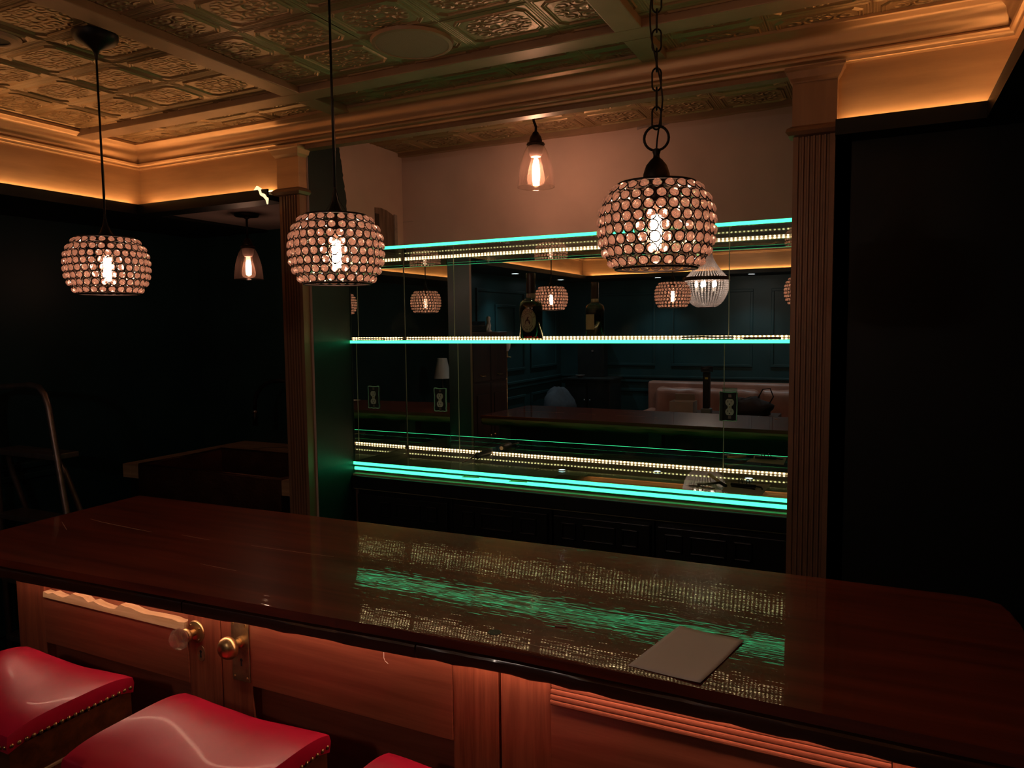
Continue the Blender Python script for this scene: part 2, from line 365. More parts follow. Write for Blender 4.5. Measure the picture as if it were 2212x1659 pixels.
# crown moulding swept round the tray
def sweep(prof, name, m, smooth=False):
    g = G(); vs = []
    for o, z in prof: vs += [(XL+o,YR+o,z),(XR-o,YR+o,z),(XR-o,YF-o,z),(XL+o,YF-o,z)]
    fs = []
    for k in range(len(prof)-1):
        for c in range(4):
            d = (c+1) % 4; fs.append((k*4+c, k*4+d, k*4+4+d, k*4+4+c))
    g.add(vs, fs); return g.build(name, m, None, smooth)
cp = []
zt, zb = zz(ZC)+.002, zz(ZCB)
cp += [(-.01, zt), (.068, zt), (.068, zt-.010)]
for k in range(9):                                     # big cove/ogee
    a = k/8; cp.append((.064-.040*math.sin(a*PI/2)-.006*math.sin(a*2*PI), zt-.014-.052*a))
cp += [(.021, zt-.071), (.021, zt-.076)]
for k in range(5): a = k/4*PI; cp.append((.018+.010*math.sin(a), zt-.078-.014*(1-math.cos(a))/2))
cp += [(.014, zb+.010), (.014, zb+.004), (.008, zb), (-.01, zb)]
struct(sweep(cp, 'trim_1', M['copper'], 40), 'copper painted crown moulding running round the edge of the tin ceiling')
# fascia boards under the crown and the dark ledge that carries the light strips
def segs():
    return [('L', XL), ('B', YR), ('R', XR), ('FL', (XL, XS-.13)), ('FR', (XA+.04, XR))]
fa = G(); ld = G(); strips = []
T = .03
z0, z1 = zz(ZFB)-.02, zz(ZCB)+.02
f1 = G().box(XL-T, XL, YR, YF, z0, z1); f2 = G().box(XR, XR+T, YR, YF, z0, z1); f3 = G().box(XL-T, XR+T, YR-T, YR, z0, z1)
f4 = G().box(XL-T, XS-.10, YF, YF+T, z0, z1); f5 = G().box(XA+.03, XR+T, YF, YF+T, z0, z1)
for k, (f, lab) in enumerate(((f1, 'copper fascia board above the dark left wall, glowing at its foot'), (f4, 'copper fascia board over the sink nook'),
        (f5, 'copper fascia board right of the right fluted pilaster'), (f2, 'copper fascia board along the right side of the tray ceiling'), (f3, 'copper fascia board at the rear of the room, seen in the mirrors'))):
    struct(f.build('trim_%d' % (k+2), M['copper']), lab)
# beam carrying the crown across the alcove opening
struct(G().box(XS-.13, XA+.06, YF-.008, YF+.035, zz(.730), zz(ZC)+.01).build('trim_7', M['pilaster']), 'narrow copper beam spanning the mirrored alcove')
LW = .075
def ledge(name, x0, x1, y0, y1, side, lab):
    "flat ledge with a small upstand on its room side"
    g = G().box(x0, x1, y0, y1, zz(.530), zz(.552))
    u = .010; zu = zz(.574)
    if side == '+x': g.box(x1-u, x1, y0, y1, zz(.552), zu)
    if side == '-x': g.box(x0, x0+u, y0, y1, zz(.552), zu)
    if side == '+y': g.box(x0, x1, y1-u, y1, zz(.552), zu)
    if side == '-y': g.box(x0, x1, y0, y0+u, zz(.552), zu)
    struct(g.build(name, M['black_wall']), lab)
ledge('trim_8', XL-T, XL+LW, YR, YF+T, '+x', 'black light ledge under the left copper fascia')
ledge('trim_9', XL+LW, XS-.135, YF-LW, YF+T, '-y', 'black light ledge over the sink nook')
ledge('trim_10', XA+.06, XR-LW, YF-LW, YF+T, '-y', 'black light ledge right of the right pilaster')
ledge('trim_11', XR-LW, XR+T, YR, YF+T, '-x', 'black light ledge along the right fascia')
ledge('trim_12', XL+LW, XR-LW, YR-T, YR+LW, '+y', 'black light ledge at the rear of the room')
def led(x0, x1, y0, y1, lab):
    t = thing('led_strip', ((x0+x1)/2, (y0+y1)/2, zz(.552)), lab, 'light strip', 'amber strips hidden on the ceiling ledge')
    G().box(x0, x1, y0, y1, zz(.5525), zz(.574)).build('tape', M['white_plastic'], t)
    if x1-x0 > y1-y0: G().box(x0, x1, (y0+y1)/2-.005, (y0+y1)/2+.005, zz(.574), zz(.578)).build('diodes', M['led_cove'], t)['kind'] = 'stuff'
    else: G().box((x0+x1)/2-.005, (x0+x1)/2+.005, y0, y1, zz(.574), zz(.578)).build('diodes', M['led_cove'], t)['kind'] = 'stuff'
led(XL+.006, XL+.020, YR+.1, YF-.05, 'amber light strip hidden behind the ledge along the left fascia')
led(XL+.06, XS-.16, YF-.020, YF-.006, 'amber light strip hidden behind the ledge over the sink nook')
led(XA+.075, XR-.06, YF-.020, YF-.006, 'amber light strip hidden behind the ledge right of the right pilaster')
led(XR-.020, XR-.006, YR+.1, YF-.05, 'amber light strip hidden behind the ledge along the right fascia')
led(XL+.1, XR-.1, YR+.006, YR+.020, 'amber light strip hidden behind the ledge at the rear of the room')
# loose curl of light strip at the end by the left pilaster
t = thing('led_strip', (-2.30, 2.36, zz(.552)), 'loose glowing curl of light strip sticking out beside the left pilaster capital', 'light strip')
pts = [(-2.34,2.352,zz(.572)),(-2.318,2.346,zz(.584)),(-2.300,2.343,zz(.574)),(-2.294,2.342,zz(.556)),(-2.276,2.341,zz(.548)),(-2.262,2.341,zz(.532)),(-2.262,2.342,zz(.512))]
G().tube(pts, [.006,.008,.008,.007,.008,.007,.003], 6).build('strip_end', emit('led_curl', (1, .70, .34), 1.7), t, True)
# soffit: dark lower ceiling outside the tray
so = G()
so.box(WL, XL-T, WB, WN, zz(.552), zz(.575)); so.box(XL-T, XR+T, WB, YR-T, zz(.552), zz(.575)); so.box(XR+T, WRT, WB, WN, zz(.552), zz(.575))
struct(so.build('trim_13', M['black_wall']), 'black lowered soffit round the tray ceiling')
struct(G().box(XL-T, XS-.10, YF+T, WN, zz(.566), zz(.59)).build('trim_14', simple('nook_ceiling', (.30,.24,.23), .8)), 'pale ceiling over the sink nook')
# walls
def wall(name, g, m, lab): return struct(g.build(name, m), lab)
wl = wall('wall_left', G().box(WL-.1, WL, WB, WN, 0, zz(.6)), M['teal_wall'], 'dark teal panelled wall on the left')
wr = wall('wall_right', G().box(WRT, WRT+.1, WB, WN, 0, zz(.6)), M['teal_wall'], 'dark teal wall on the right, out of sight')
wb = wall('wall_rear', G().box(WL, WRT, WB-.1, WB, 0, zz(.6)), M['teal_wall'], 'dark teal panelled wall seen in the mirrors')
wn = wall('wall_nook', G().box(WL, XS-.11, WN, WN+.1, 0, zz(.6)), M['green_wall'], 'dark green wall behind the sink')
wrf = wall('wall_front_right', G().box(XA+.045, WRT, YF+.03, YF+.13, 0, zz(.565)), M['black_wall'], 'black wall right of the right pilaster')
# alcove shell: partition left (painted green in front, bare plaster behind), back wall, right cheek
pl = wall('wall_alcove_left', G().box(XS-.11, XS, YF+.02, YM+.10, 0, zz(ZC)), M['plaster'], 'bare plaster side wall of the alcove with a dark green painted front part')
# green paint with ragged rear edge (upper part) and down to the counter
poly = [(YF+.022, 0.0), (YSH+.012, 0.0), (YSH+.012, zz(.347))]
yy = zz(.347)
random.seed(3)
while yy < zz(ZC)-.02:
    yy += .012; fr = (yy-zz(.347))/(ZC-.347)
    poly.append((YSH+.004-.052*max(0, fr-.45)/.55-(.010 if fr > .86 else 0)+random.uniform(-.004, .004), min(yy, zz(ZC)-.004)))
poly.append((YF+.022, zz(ZC)-.004))
G().prism(poly, XS-.002, XS+.0015, 'X').build('green_paint', M['green_wall'], pl)
ab = wall('wall_alcove_back', G().box(XS-.11, XA+.10, YM+.012, YM+.10, 0, zz(ZC)), M['plaster'], 'bare pinkish plaster wall above the mirrors')
ar = wall('wall_alcove_right', G().box(XA, XA+.10, YF+.03, YM+.012, 0, zz(ZC)), M['green_wall'], 'dark green right cheek of the alcove')
# rough hole in the left plaster beside the corner, with framing inside
hole = [(2.885, zz(.352)), (2.885, zz(.562)), (2.93, zz(.566)), (2.98, zz(.560)), (3.02, zz(.548)), (3.048, zz(.536)), (3.050, zz(.352))]
G().prism(hole, XS-.001, XS+.002, 'X').build('rough_opening', M['cavity'], pl)
G().box(XS, XS+.004, 2.885, 2.915, zz(.352), zz(.535)).build('stud', simple('dark_stud', (.05,.028,.02), .9), pl)
G().box(XS, XS+.007, 3.036, 3.058, zz(.352), zz(.548)).build('stud', M['patch'], pl)
# trowel smear high on the back wall, ragged top seam, dark notch and crack lines in the corner
pts = []
for k in range(25):
    a = k/24; pts.append((-.93+.20*a, zz(.828)+.006*math.sin(a*9)+(.010 if a > .55 else 0)))
g = G().prism([(px, pz+.009+.004*math.sin(px*90)) for px, pz in pts]+[(px, pz-.009) for px, pz in pts[::-1]], YM+.0105, YM+.0125, 'Y'); g.build('trowel_smear', M['patch'], ab)
G().box(XS+.001, XS+.014, YM+.009, YM+.0125, zz(.350), zz(.40)).build('notch', M['slot'], ab)
for (x0, x1, zr) in ((XS, XS+.055, .402), (XS, XS+.06, .52)): G().box(x0, x1, YM+.0112, YM+.0124, zz(zr), zz(zr)+.0016).build('crack', M['patch'], ab)
G().prism([(XS+k*.09, zz(ZC)-.014-.008*random.random()) for k in range(22)]+[(XA, zz(ZC)), (XS, zz(ZC))], YM-.02, YM+.012, 'Y').build('plaster_seam', M['copper_flat'], ab)

# ---- panel mouldings of the teal walls (seen in the mirrors)
def frame_y(par, y, s, x0, x1, z0, z1, name='panel_moulding'):
    wd = .032; g = G()
    for (a, b, c, d) in ((x0, x1, z0, z0+wd), (x0, x1, z1-wd, z1), (x0, x0+wd, z0+wd, z1-wd), (x1-wd, x1, z0+wd, z1-wd)):
        g.bbox(a, b, min(y, y+s*.016), max(y, y+s*.016), c, d, .005)
    g.build(name, M['teal_wall'], par)
def frame_x(par, x, s, y0, y1, z0, z1, name='panel_moulding'):
    wd = .032; g = G()
    for (a, b, c, d) in ((y0, y1, z0, z0+wd), (y0, y1, z1-wd, z1), (y0, y0+wd, z0+wd, z1-wd), (y1-wd, y1, z0+wd, z1-wd)):
        g.bbox(min(x, x+s*.016), max(x, x+s*.016), a, b, c, d, .005)
    g.build(name, M['teal_wall'], par)
for x0, x1 in ((-3.32, -2.46), (-2.26, -1.30), (-1.10, -.30), (-.10, .9)):
    frame_y(wb, WB, 1, x0, x1, zz(-.51), zz(.40)); frame_y(wb, WB, 1, x0, x1, zz(-1.45), zz(-.80))
for y0, y1 in ((-2.65, -1.86), (-1.70, -.53), (-.35, .75), (.95, 2.05)):
    frame_x(wl, WL, 1, y0, y1, zz(-.51), zz(.40)); frame_x(wl, WL, 1, y0, y1, zz(-1.45), zz(-.80))
frame_x(wl, WL+.0, 1, -1.45, -.95, zz(-.2), zz(.24), 'small_wall_frame')
for q, zr in enumerate((-.66, -.715)):
    G().bbox(WL, WRT, WB, WB+.03-.008*q, zz(zr), zz(zr)+.03, .006).build('chair_rail', M['teal_wall'], wb)
    G().bbox(WL, WL+.03-.008*q, WB+.03, 2.3, zz(zr), zz(zr)+.03, .006).build('chair_rail', M['teal_wall'], wl)
struct(G().bbox(WL+.001, WRT-.001, WB, WB+.02, 0, .14, .004).build('baseboard_rear', M['teal_wall']), 'dark teal baseboard of the rear wall')
struct(G().bbox(WL, WL+.02, WB+.021, 2.4, 0, .14, .004).build('baseboard_left', M['teal_wall']), 'dark teal baseboard of the left wall')

# ---- fluted pilasters
def pilaster(name, x0, x1, lab):
    r = struct(bpy.data.objects.new(name, None), lab); COL.objects.link(r); r.location = ((x0+x1)/2, 2.41, 0)
    wd = x1-x0; yf, yb = 2.392, 2.44
    poly = [(x0, yb), (x0, yf)]
    nf = 6; mg = .012; pitch = (wd-2*mg)/nf
    for k in range(nf):
        a = x0+mg+k*pitch+.0025; b = a+pitch-.005
        poly += [(a, yf), (a+.002, yf+.007), (b-.002, yf+.007), (b, yf)]
    poly += [(x1, yf), (x1, yb)]
    G().prism(poly, .0, zz(.548), 'Z').build('fluted_shaft', M['pilaster'], r)
    G().bbox(x0-.004, x1+.004, yf-.006, yb, zz(.575), zz(.705), .002).build('capital_block', M['copper'] if x0 < -1 else M['pilaster'], r)
    g = G(); prof = [(0, .548), (.012, .550), (.020, .560), (.016, .570), (.006, .576), (.004, .578)]
    for (o0, za), (o1, zb_) in zip(prof[:-1], prof[1:]):
        g.add([(x0-o0,yf-o0-.006,zz(za)),(x1+o0,yf-o0-.006,zz(za)),(x1+o0,yb,zz(za)),(x0-o0,yb,zz(za)),
               (x0-o1,yf-o1-.006,zz(zb_)),(x1+o1,yf-o1-.006,zz(zb_)),(x1+o1,yb,zz(zb_)),(x0-o1,yb,zz(zb_))], [(0,1,5,4),(1,2,6,5),(3,0,4,7),(2,3,7,6)])
    g.add([(x0,yf-.006,zz(.548)),(x1,yf-.006,zz(.548)),(x1,yb,zz(.548)),(x0,yb,zz(.548))], [(0,1,2,3)])
    g.build('capital_lower_moulding', M['pilaster'], r)
    g = G(); prof = [(.004, .700), (.006, .704), (.012, .712), (.020, .730), (.024, .734), (.024, .742)]
    for (o0, za), (o1, zb_) in zip(prof[:-1], prof[1:]):
        g.add([(x0-o0,yf-o0-.006,zz(za)),(x1+o0,yf-o0-.006,zz(za)),(x1+o0,yb,zz(za)),(x0-o0,yb,zz(za)),
               (x0-o1,yf-o1-.006,zz(zb_)),(x1+o1,yf-o1-.006,zz(zb_)),(x1+o1,yb,zz(zb_)),(x0-o1,yb,zz(zb_))], [(0,1,5,4),(1,2,6,5),(3,0,4,7),(2,3,7,6)])
    g.build('capital_upper_moulding', M['copper'] if x0 < -1 else M['pilaster'], r)
pilaster('trim_15', -2.245, -2.135, 'fluted bronze pilaster left of the mirrored alcove')
pilaster('trim_16', -.237, -.122, 'fluted bronze pilaster right of the mirrored alcove')

# ================================================================== BACK BAR
# lower cabinets
CX = [XS, -1.62, -1.155, -.735, XA]
labs = ['black back bar cabinet next to the left alcove wall', 'second black back bar cabinet from the left', 'third black back bar cabinet from the left', 'black back bar cabinet next to the right pilaster']
pan = [[(-1.985, -1.927), (-1.900, -1.768), (-1.739, -1.683)], [(-1.565, -1.50), (-1.472, -1.32), (-1.29, -1.215)],
       [(-1.108, -1.045), (-1.018, -.883), (-.860, -.794)], [(-.692, -.625), (-.601, -.467), (-.443, -.378)]]
for k in range(4):
    x0, x1 = CX[k]+.003, CX[k+1]-.003
    t = thing('base_cabinet', ((x0+x1)/2, 2.9, 0), labs[k], 'cabinet', 'black cabinets under the back bar')
    G().bbox(x0, x1, YSH+.03, YM-.0, .0, zz(-.73), .003).build('carcass', M['black_cab'], t)
    d = G().bbox(x0+.012, x1-.012, YSH+.006, YSH+.03, .12, zz(-.752), .003).build('door', M['black_cab'], t)
    for a, b in pan[k]:
        g = G(); y0, y1 = YSH-.002, YSH+.008; wdd = .009; z0_, z1_ = zz(-.845), zz(-.775)
        for (p, q, c, e) in ((a, b, z0_, z0_+wdd), (a, b, z1_-wdd, z1_), (a, a+wdd, z0_, z1_), (b-wdd, b, z0_, z1_)): g.bbox(p, q, y0, y1, c, e, .003)
        g.build('panel_moulding', M['black_cab'], d)
# counter deck with two cut outs framed in raw wood
t = thing('back_counter', (-1.15, 2.9, zz(-.73)), 'wooden back bar counter under the lowest glass shelf', 'counter')
G().bbox(XS+.002, XA-.002, YSH-.008, YM-.002, zz(-.728), zz(-.655), .006).build('deck', M['ply'], t)
G().bbox(XS+.002, XA-.002, YSH-.016, YSH-.008, zz(-.722), zz(-.664), .004).build('front_moulding', M['black_cab'], t)
for (a, b, c, e) in ((-1.22, -.62, 2.72, 2.93), (-1.80, -1.70, 2.72, 2.80)):
    g = G()
    for (p, q, r_, s_) in ((a, b, c, c+.006), (a, b, e-.006, e), (a, a+.006, c, e), (b-.006, b, c, e)): g.box(p, q, r_, s_, zz(-.656), zz(-.640))
    g.build('cut_out_rim', M['raw_wood'], t)
    G().box(a+.006, b-.006, c+.006, e-.006, zz(-.655), zz(-.654)).build('cut_out_bottom', M['block'], t)
# glass shelves with lit front edge and diode strips at the mirror
def shelf(zr, th, lab, two=False):
    t = thing('glass_shelf', (-1.15, 2.9, zz(zr)-th), lab, 'shelf', 'edge lit glass shelves')
    G().box(XS+.003, XA-.003, YSH+.0052, YM-.012, zz(zr)-th, zz(zr)).build('pane', M['glass'], t)
    G().box(XS+.003, XA-.003, YSH, YSH+.0038, zz(zr)-th, zz(zr)).build('glowing_edge', M['led_green'], t)['label'] = 'green glowing front edge of the glass'
    G().box(XS+.003, XA-.003, YSH+.0038, YSH+.0051, zz(zr)-th, zz(zr)-.0005).build('edge_light_block', M['dark_edge'], t)  # added dark strip, keeps the edge glow from spilling back into the glass
    if two:
        G().bbox(XS+.006, XA-.003, YSH+.002, YSH+.008, zz(zr)-th-.024, zz(zr)-th-.010, .002).build('lower_glowing_edge', M['led_green'], t)['label'] = 'second green glowing strip under the glass edge'; G().box(XS+.006, XA-.003, YSH+.0082, YSH+.0095, zz(zr)-th-.028, zz(zr)-th-.004).build('lower_edge_light_block', M['dark_edge'], t)  # backing strip added to block the lower edge's light from the deck
    # diode tape
    tp = thing('led_strip', (-1.15, YM-.012, zz(zr)), {0: 'warm white diode strip along the foot of the mirrors', 1: 'warm white diode strip behind the middle glass shelf', 2: 'warm white diode strip behind the top glass shelf'}[shelf.k], 'light strip', 'warm diode strips behind the glass shelves')
    shelf.k += 1
    zs = zz(zr)+.0005 if shelf.k < 3 else zz(zr)-th-.008
    G().box(XS+.012, XA-.01, YM-.004, YM-.002, zs, zs+.008).build('tape', M['white_plastic'], tp)
    g = G(); x = XS+.02
    while x < XA-.02: g.box(x, x+.006, YM-.007, YM-.004, zs+.002, zs+.0065); x += .0165
    g.build('diodes', M['led_warm'], tp)['kind'] = 'stuff'
    return t
shelf.k = 0
sh0 = shelf(-.604, .013, 'lowest glass shelf with two bright green lit edges above the black cabinets', True)
sh1 = shelf(-.056, .012, 'middle glass shelf with green lit edge carrying the bottle')
sh2 = shelf(.350, .012, 'top glass shelf with green lit edge below the bare plaster')
# small wedges of wood under the lowest shelf edge
for k, (x0, lab) in enumerate(((-1.545, 'wood shim poking out under the lowest shelf edge, left one'), (-1.325, 'wood shim poking out under the lowest shelf edge, right one'))):
    tag(G().prism([(x0, 2.655), (x0+.075, 2.668), (x0+.07, 2.69), (x0+.01, 2.69)], zz(-.627), zz(-.6245), 'Z').build('wood_shim', simple('shim_%d' % k, (.36,.30,.12), .7)), lab, 'shim')
# mirrors
def mpanel(x0, x1, z0_, z1_, lab, side=False, hole=None):
    t = thing('mirror_panel', ((x0+x1)/2 if not side else XS, YM if not side else (x0+x1)/2, z0_), lab, 'mirror', 'mirror panels lining the alcove')
    e = .0016
    if not side:
        G().box(x0+e, x1-e, YM, YM+.005, z0_, z1_).build('silvered_glass', M['mirror'], t)
        for xx in (x0, x1-e): G().box(xx, xx+e, YM-.0012, YM+.005, z0_, z1_).build('polished_edge', M['mirror_edge'], t)
    else:
        G().box(XS, XS+.005, x0, x1-.004, z0_, z1_).build('silvered_glass', M['mirror'], t)
        G().box(XS+.004, XS+.0055, x1-.004, x1-.0025, z0_, z1_).build('polished_edge', M['dark_edge'], t)
        G().box(XS, XS+.0052, x0-.0015, x0, z0_, z1_).build('front_edge', M['dark_edge'], t)
za, zb_, zc_, zd_ = zz(-.603), zz(-.069), zz(-.055), zz(.337)
mpanel(XS+.006, -1.816, za, zb_, 'narrow mirror panel at the left of the lower row, with an outlet in it'); mpanel(-1.816, -.558, za, zb_, 'wide middle mirror panel between the lowest and middle shelves'); mpanel(-.558, XA-.001, za, zb_, 'mirror panel at the right of the lower row beside the right outlet')
mpanel(XS+.006, -1.832, zc_, zd_, 'narrow mirror panel at the left of the upper row'); mpanel(-1.832, -.542, zc_, zd_, 'wide middle mirror panel behind the bottle'); mpanel(-.542, XA-.001, zc_, zd_, 'mirror panel at the right of the upper row')
mpanel(YSH+.012, YM-.001, za, zb_, 'mirror on the left side wall between the lowest and middle shelves', True); mpanel(YSH+.012, YM-.001, zc_, zd_, 'mirror on the left side wall above the middle shelf', True)
# outlets cut into the mirrors
def outlet(xc, zc, lab, wdt, hgt, lip):
    t = thing('power_outlet', (xc, YM, zc), lab, 'outlet', 'outlets in the mirrors')
    y = YM
    G().box(xc-wdt/2, xc+wdt/2, y-.0022, y-.0012, zc-hgt/2, zc+hgt/2).build('dark_cut_out', M['slot'], t)
    g = G(); random.seed(int(abs(xc)*1000))
    for (x0, x1, z0_, z1_) in ((xc-wdt/2, xc+wdt/2, zc-hgt/2, zc-hgt/2), (xc-wdt/2, xc+wdt/2, zc+hgt/2, zc+hgt/2), (xc-wdt/2, xc-wdt/2, zc-hgt/2, zc+hgt/2), (xc+wdt/2, xc+wdt/2, zc-hgt/2, zc+hgt/2)):
        pts = [(x0+(x1-x0)*k/8+random.uniform(-.0014, .0014), y-.003, z0_+(z1_-z0_)*k/8+random.uniform(-.0014, .0014)) for k in range(9)]
        g.tube(pts, .0022, 5)
    g.build('chipped_glass_rim', simple('rim_painted_glow', (.45,.85,.66), .3), t)  # green glow of the lit cut edge is painted into the rim colour
    if lip: G().box(xc-wdt/2, xc-wdt/2+.012, y-.006, y-.0022, zc-hgt/2, zc+hgt/2).build('box_side', M['dark_edge'], t); G().box(xc-wdt/2+.01, xc+wdt/2, y-.006, y-.0022, zc+hgt/2, zc+hgt/2+.018).build('glass_scrap', M['glass'], t)
    xo = xc+(.006 if lip else 0)
    for s in (-1, 1):
        zc2 = zc+s*.0195-.002
        poly = []
        for k in range(20):
            a = 2*PI*k/20; poly.append((xo+.0168*math.cos(a), zc2+max(-.0135, min(.0135, .0168*math.sin(a)))))
        f = G().prism(poly, y-.0075, y-.0022, 'Y').build('receptacle', M['white_plastic'], t)
        g = G(); g.box(xo-.0075, xo-.0055, y-.0082, y-.0074, zc2-.001, zc2+.008); g.box(xo+.005, xo+.007, y-.0082, y-.0074, zc2, zc2+.007)
        g.lathe([(.0026, y-.0082), (.0026, y-.0074)], 10, (xo, 0, zc2-.007), 'Y'); g.build('slots', M['slot'], f)
    G().bbox(xo-.008, xo+.008, y-.006, y-.0022, zc-.012, zc+.008, .001).build('yoke', M['white_plastic'], t)
    G().lathe([(.003, y-.0075), (.003, y-.006)], 10, (xo, 0, zc-.002), 'Y').build('screw', M['brass'], t)
    for s in (-1, 1): G().box(xo-.006, xo+.006, y-.004, y-.0022, zc+s*.044-.006, zc+s*.044+.006).build('mounting_ear', M['alu'], t)
outlet(-1.920, zz(-.356), 'duplex outlet in the narrow left mirror, chipped rim with a green glow put into its colour', .066, .112, False)
outlet(-.540, zz(-.338), 'duplex outlet at the right mirror seam with exposed box side', .068, .118, True)
# ---- bottle
bx, by = -1.252, 2.728; bz = zz(-.0555)
t = thing('whiskey_bottle', (bx, by, bz), 'dark amber whiskey bottle with oval label standing on the middle glass shelf', 'bottle')
prof = [(.001,0),(.040,0),(.0455,.004),(.0470,.012),(.0470,.128),(.0465,.138),(.043,.150),(.034,.158),(.023,.164),(.0185,.172),(.0175,.186),(.0172,.212)]
G().lathe(prof+[(.0158,.212),(.0155,.186),(.017,.172)], 40, (bx,by,bz), cap=False).build('glass_body', M['bottle_glass'], t, 45)
G().lathe([(.001,.006),(.043,.006),(.0445,.012),(.0445,.128),(.044,.137),(.041,.148),(.034,.1535),(.001,.154)], 36, (bx,by,bz), cap=False).build('whiskey', M['whiskey'], t, 45)
G().lathe([(.0188,.186),(.0192,.190),(.0186,.236),(.0192,.240),(.0194,.262),(.018,.267),(.001,.268)], 28, (bx,by,bz)).build('wax_sleeve', simple('dark_wax', (.045,.016,.014), .35), t, 45)
G().lathe([(.0182,.168),(.0190,.169),(.0186,.184),(.0178,.185)], 28, (bx,by,bz)).build('neck_label', M['tan_paper'], t, 45)
cv = Vector((bx, by)); ang = math.atan2(-by, -bx)          # label faces the bar
def lab_pt(u, v, r=.0476, a0=None):
    a = (ang if a0 is None else a0)+u/r; return (bx+r*math.cos(a), by+r*math.sin(a), bz+v)
def curved(fn, r, a0=None, nu=20, nv=14):
    g = G(); vs = []; fs = []
    for i in range(nv+1):
        for j in range(nu+1): u, v = fn(j/nu*2-1, i/nv*2-1); vs.append(lab_pt(u, v, r, a0))
    for i in range(nv):
        for j in range(nu): k = i*(nu+1)+j; fs.append((k, k+1, k+nu+2, k+nu+1))
    return g.add(vs, fs)
M['label'] = simple('aged_label', (.50, .36, .24), .7, noise=.05, nscale=90)
M['ink'] = simple('label_ink', (.10, .028, .022), .7)
def disc(u, v): # square to disc
    r = max(abs(u), abs(v)); a = math.atan2(v, u); return r*math.cos(a), r*math.sin(a)
def oval(su, sv, vc): return lambda u, v: (disc(u, v)[0]*su, vc+disc(u, v)[1]*sv)
la = .30
a_l = ang-la
fl_ = curved(oval(.034, .047, .078), .0477, a_l).build('oval_label', M['label'], t)
def ring_strip(su, sv, wd, vc, r, n=48):
    g = G(); vs = []; fs = []
    for k in range(n):
        a = 2*PI*k/n
        for q in (1, 1-wd): vs.append(lab_pt(su*q*math.cos(a), vc+sv*q*math.sin(a), r, a_l))
    for k in range(n): l = (k+1) % n; fs.append((2*k, 2*l, 2*l+1, 2*k+1))
    return g.add(vs, fs)
ring_strip(.0325, .0455, .035, .078, .0480).build('label_border', M['ink'], fl_)
ring_strip(.0195, .0275, .05, .078, .0480).build('label_inner_ring', M['ink'], fl_)
# pot still emblem
em = [(-.009,-.016),(-.012,-.008),(-.009,.0),(-.004,.004),(-.002,.012),(.002,.015),(.006,.012),(.005,.010),(.002,.011),(.002,.004),(.007,.0),(.011,-.008),(.009,-.016)]
G().add([lab_pt(u, .078+v, .0482, a_l) for u, v in em], [tuple(range(len(em)))]).build('still_emblem', M['ink'], fl_)
def arc_text(txt, a_from, a_to, su, sv, vc, size, flip=False):
    g = G()
    for k, ch in enumerate(txt):
        a = a_from+(a_to-a_from)*(k+.5)/len(txt)
        cu = bpy.data.curves.new('ch', 'FONT'); cu.body = ch; cu.size = size; cu.align_x = 'CENTER'; cu.align_y = 'CENTER'; cu.resolution_u = 2
        ob = bpy.data.objects.new('ch', cu); COL.objects.link(ob)
        dg = bpy.context.evaluated_depsgraph_get(); me = ob.evaluated_get(dg).to_mesh()
        rot = a-PI/2 if not flip else a+PI/2
        vs = []
        for v in me.vertices:
            px, pz = v.co.x*math.cos(rot)-v.co.y*math.sin(rot), v.co.x*math.sin(rot)+v.co.y*math.cos(rot)
            vs.append(lab_pt(su*math.cos(a)+px, vc+sv*math.sin(a)+pz, .0482, a_l))
        g.add(vs, [tuple(p.vertices) for p in me.polygons])
        ob.evaluated_get(dg).to_mesh_clear(); bpy.data.objects.remove(ob); bpy.data.curves.remove(cu)
    return g
arc_text("MICHTER'S", math.radians(168), math.radians(12), .0258, .0362, .078, .0125).build('lettering', M['ink'], fl_)
# illegible small print along the foot of the oval
g = G(); random.seed(5)
for k in range(9):
    a = math.radians(222+k*12); u0, v0 = .0258*math.cos(a), .078+.0362*math.sin(a)
    for q in range(2):
        du, dv = random.uniform(-.002, .002), random.uniform(-.002, .002)
        g.add([lab_pt(u0+du-.0012, v0+dv-.003, .0481, a_l), lab_pt(u0+du+.0012, v0+dv-.003, .0481, a_l), lab_pt(u0+du+.0008, v0+dv+.003, .0481, a_l), lab_pt(u0+du-.0006, v0+dv+.003, .0481, a_l)], [(0,1,2,3)])
g.build('small_print', M['ink'], fl_)
curved(lambda u, v: (u*.026, .072+v*.037), .0477, ang+PI-.15).build('back_label', M['label'], t)
# ---- screwdriver, tools and paper on the lowest shelf
zs = zz(-.604)
def along(p0, p1): 
    d = (Vector(p1)-Vector(p0)); return d
t = thing('screwdriver', (-1.60, 2.93, zs), 'black handled screwdriver lying on the lowest glass shelf', 'screwdriver')
p0, p1, p2 = Vector((-1.617, 3.045, zs+.017)), Vector((-1.628, 2.925, zs+.015)), Vector((-1.634, 2.815, zs+.006))
d = p1-p0
G().tube([p0, p0+d*.03, p0+d*.15, p0+d*.5, p0+d*.75, p0+d*.88, p1], [.010,.014,.0165,.0155,.013,.0155,.009], 12).build('handle', simple('black_rubber', (.012,.012,.012), .5), t, 50)
G().tube([p1, p1+(p2-p1)*.9, p2], [.0035,.0035,.002], 8).build('shank', M['alu'], t, True)
G().lathe([(.0095, -.002), (.0095, .002)], 12, (p0.x, p0.y, p0.z), 'Y').build('end_cap', M['tan_paper'], t)
t = tag(G().prism([(-.50,2.87),(-.345,2.888),(-.352,2.70),(-.49,2.70)], zs+.0005, zs+.0015, 'Z').build('note_paper', M['tan_paper']), 'tan sheet of paper holding small tools on the lowest glass shelf', 'paper')
def tool(name, lab, parts):
    c = parts[0][1][0]; t = thing(name, (c[0], c[1], zs), lab, 'tool', 'tools on the tan paper')
    for nm, pts, r, mm in parts: G().tube(pts, r, 6).build(nm, M[mm], t, True)
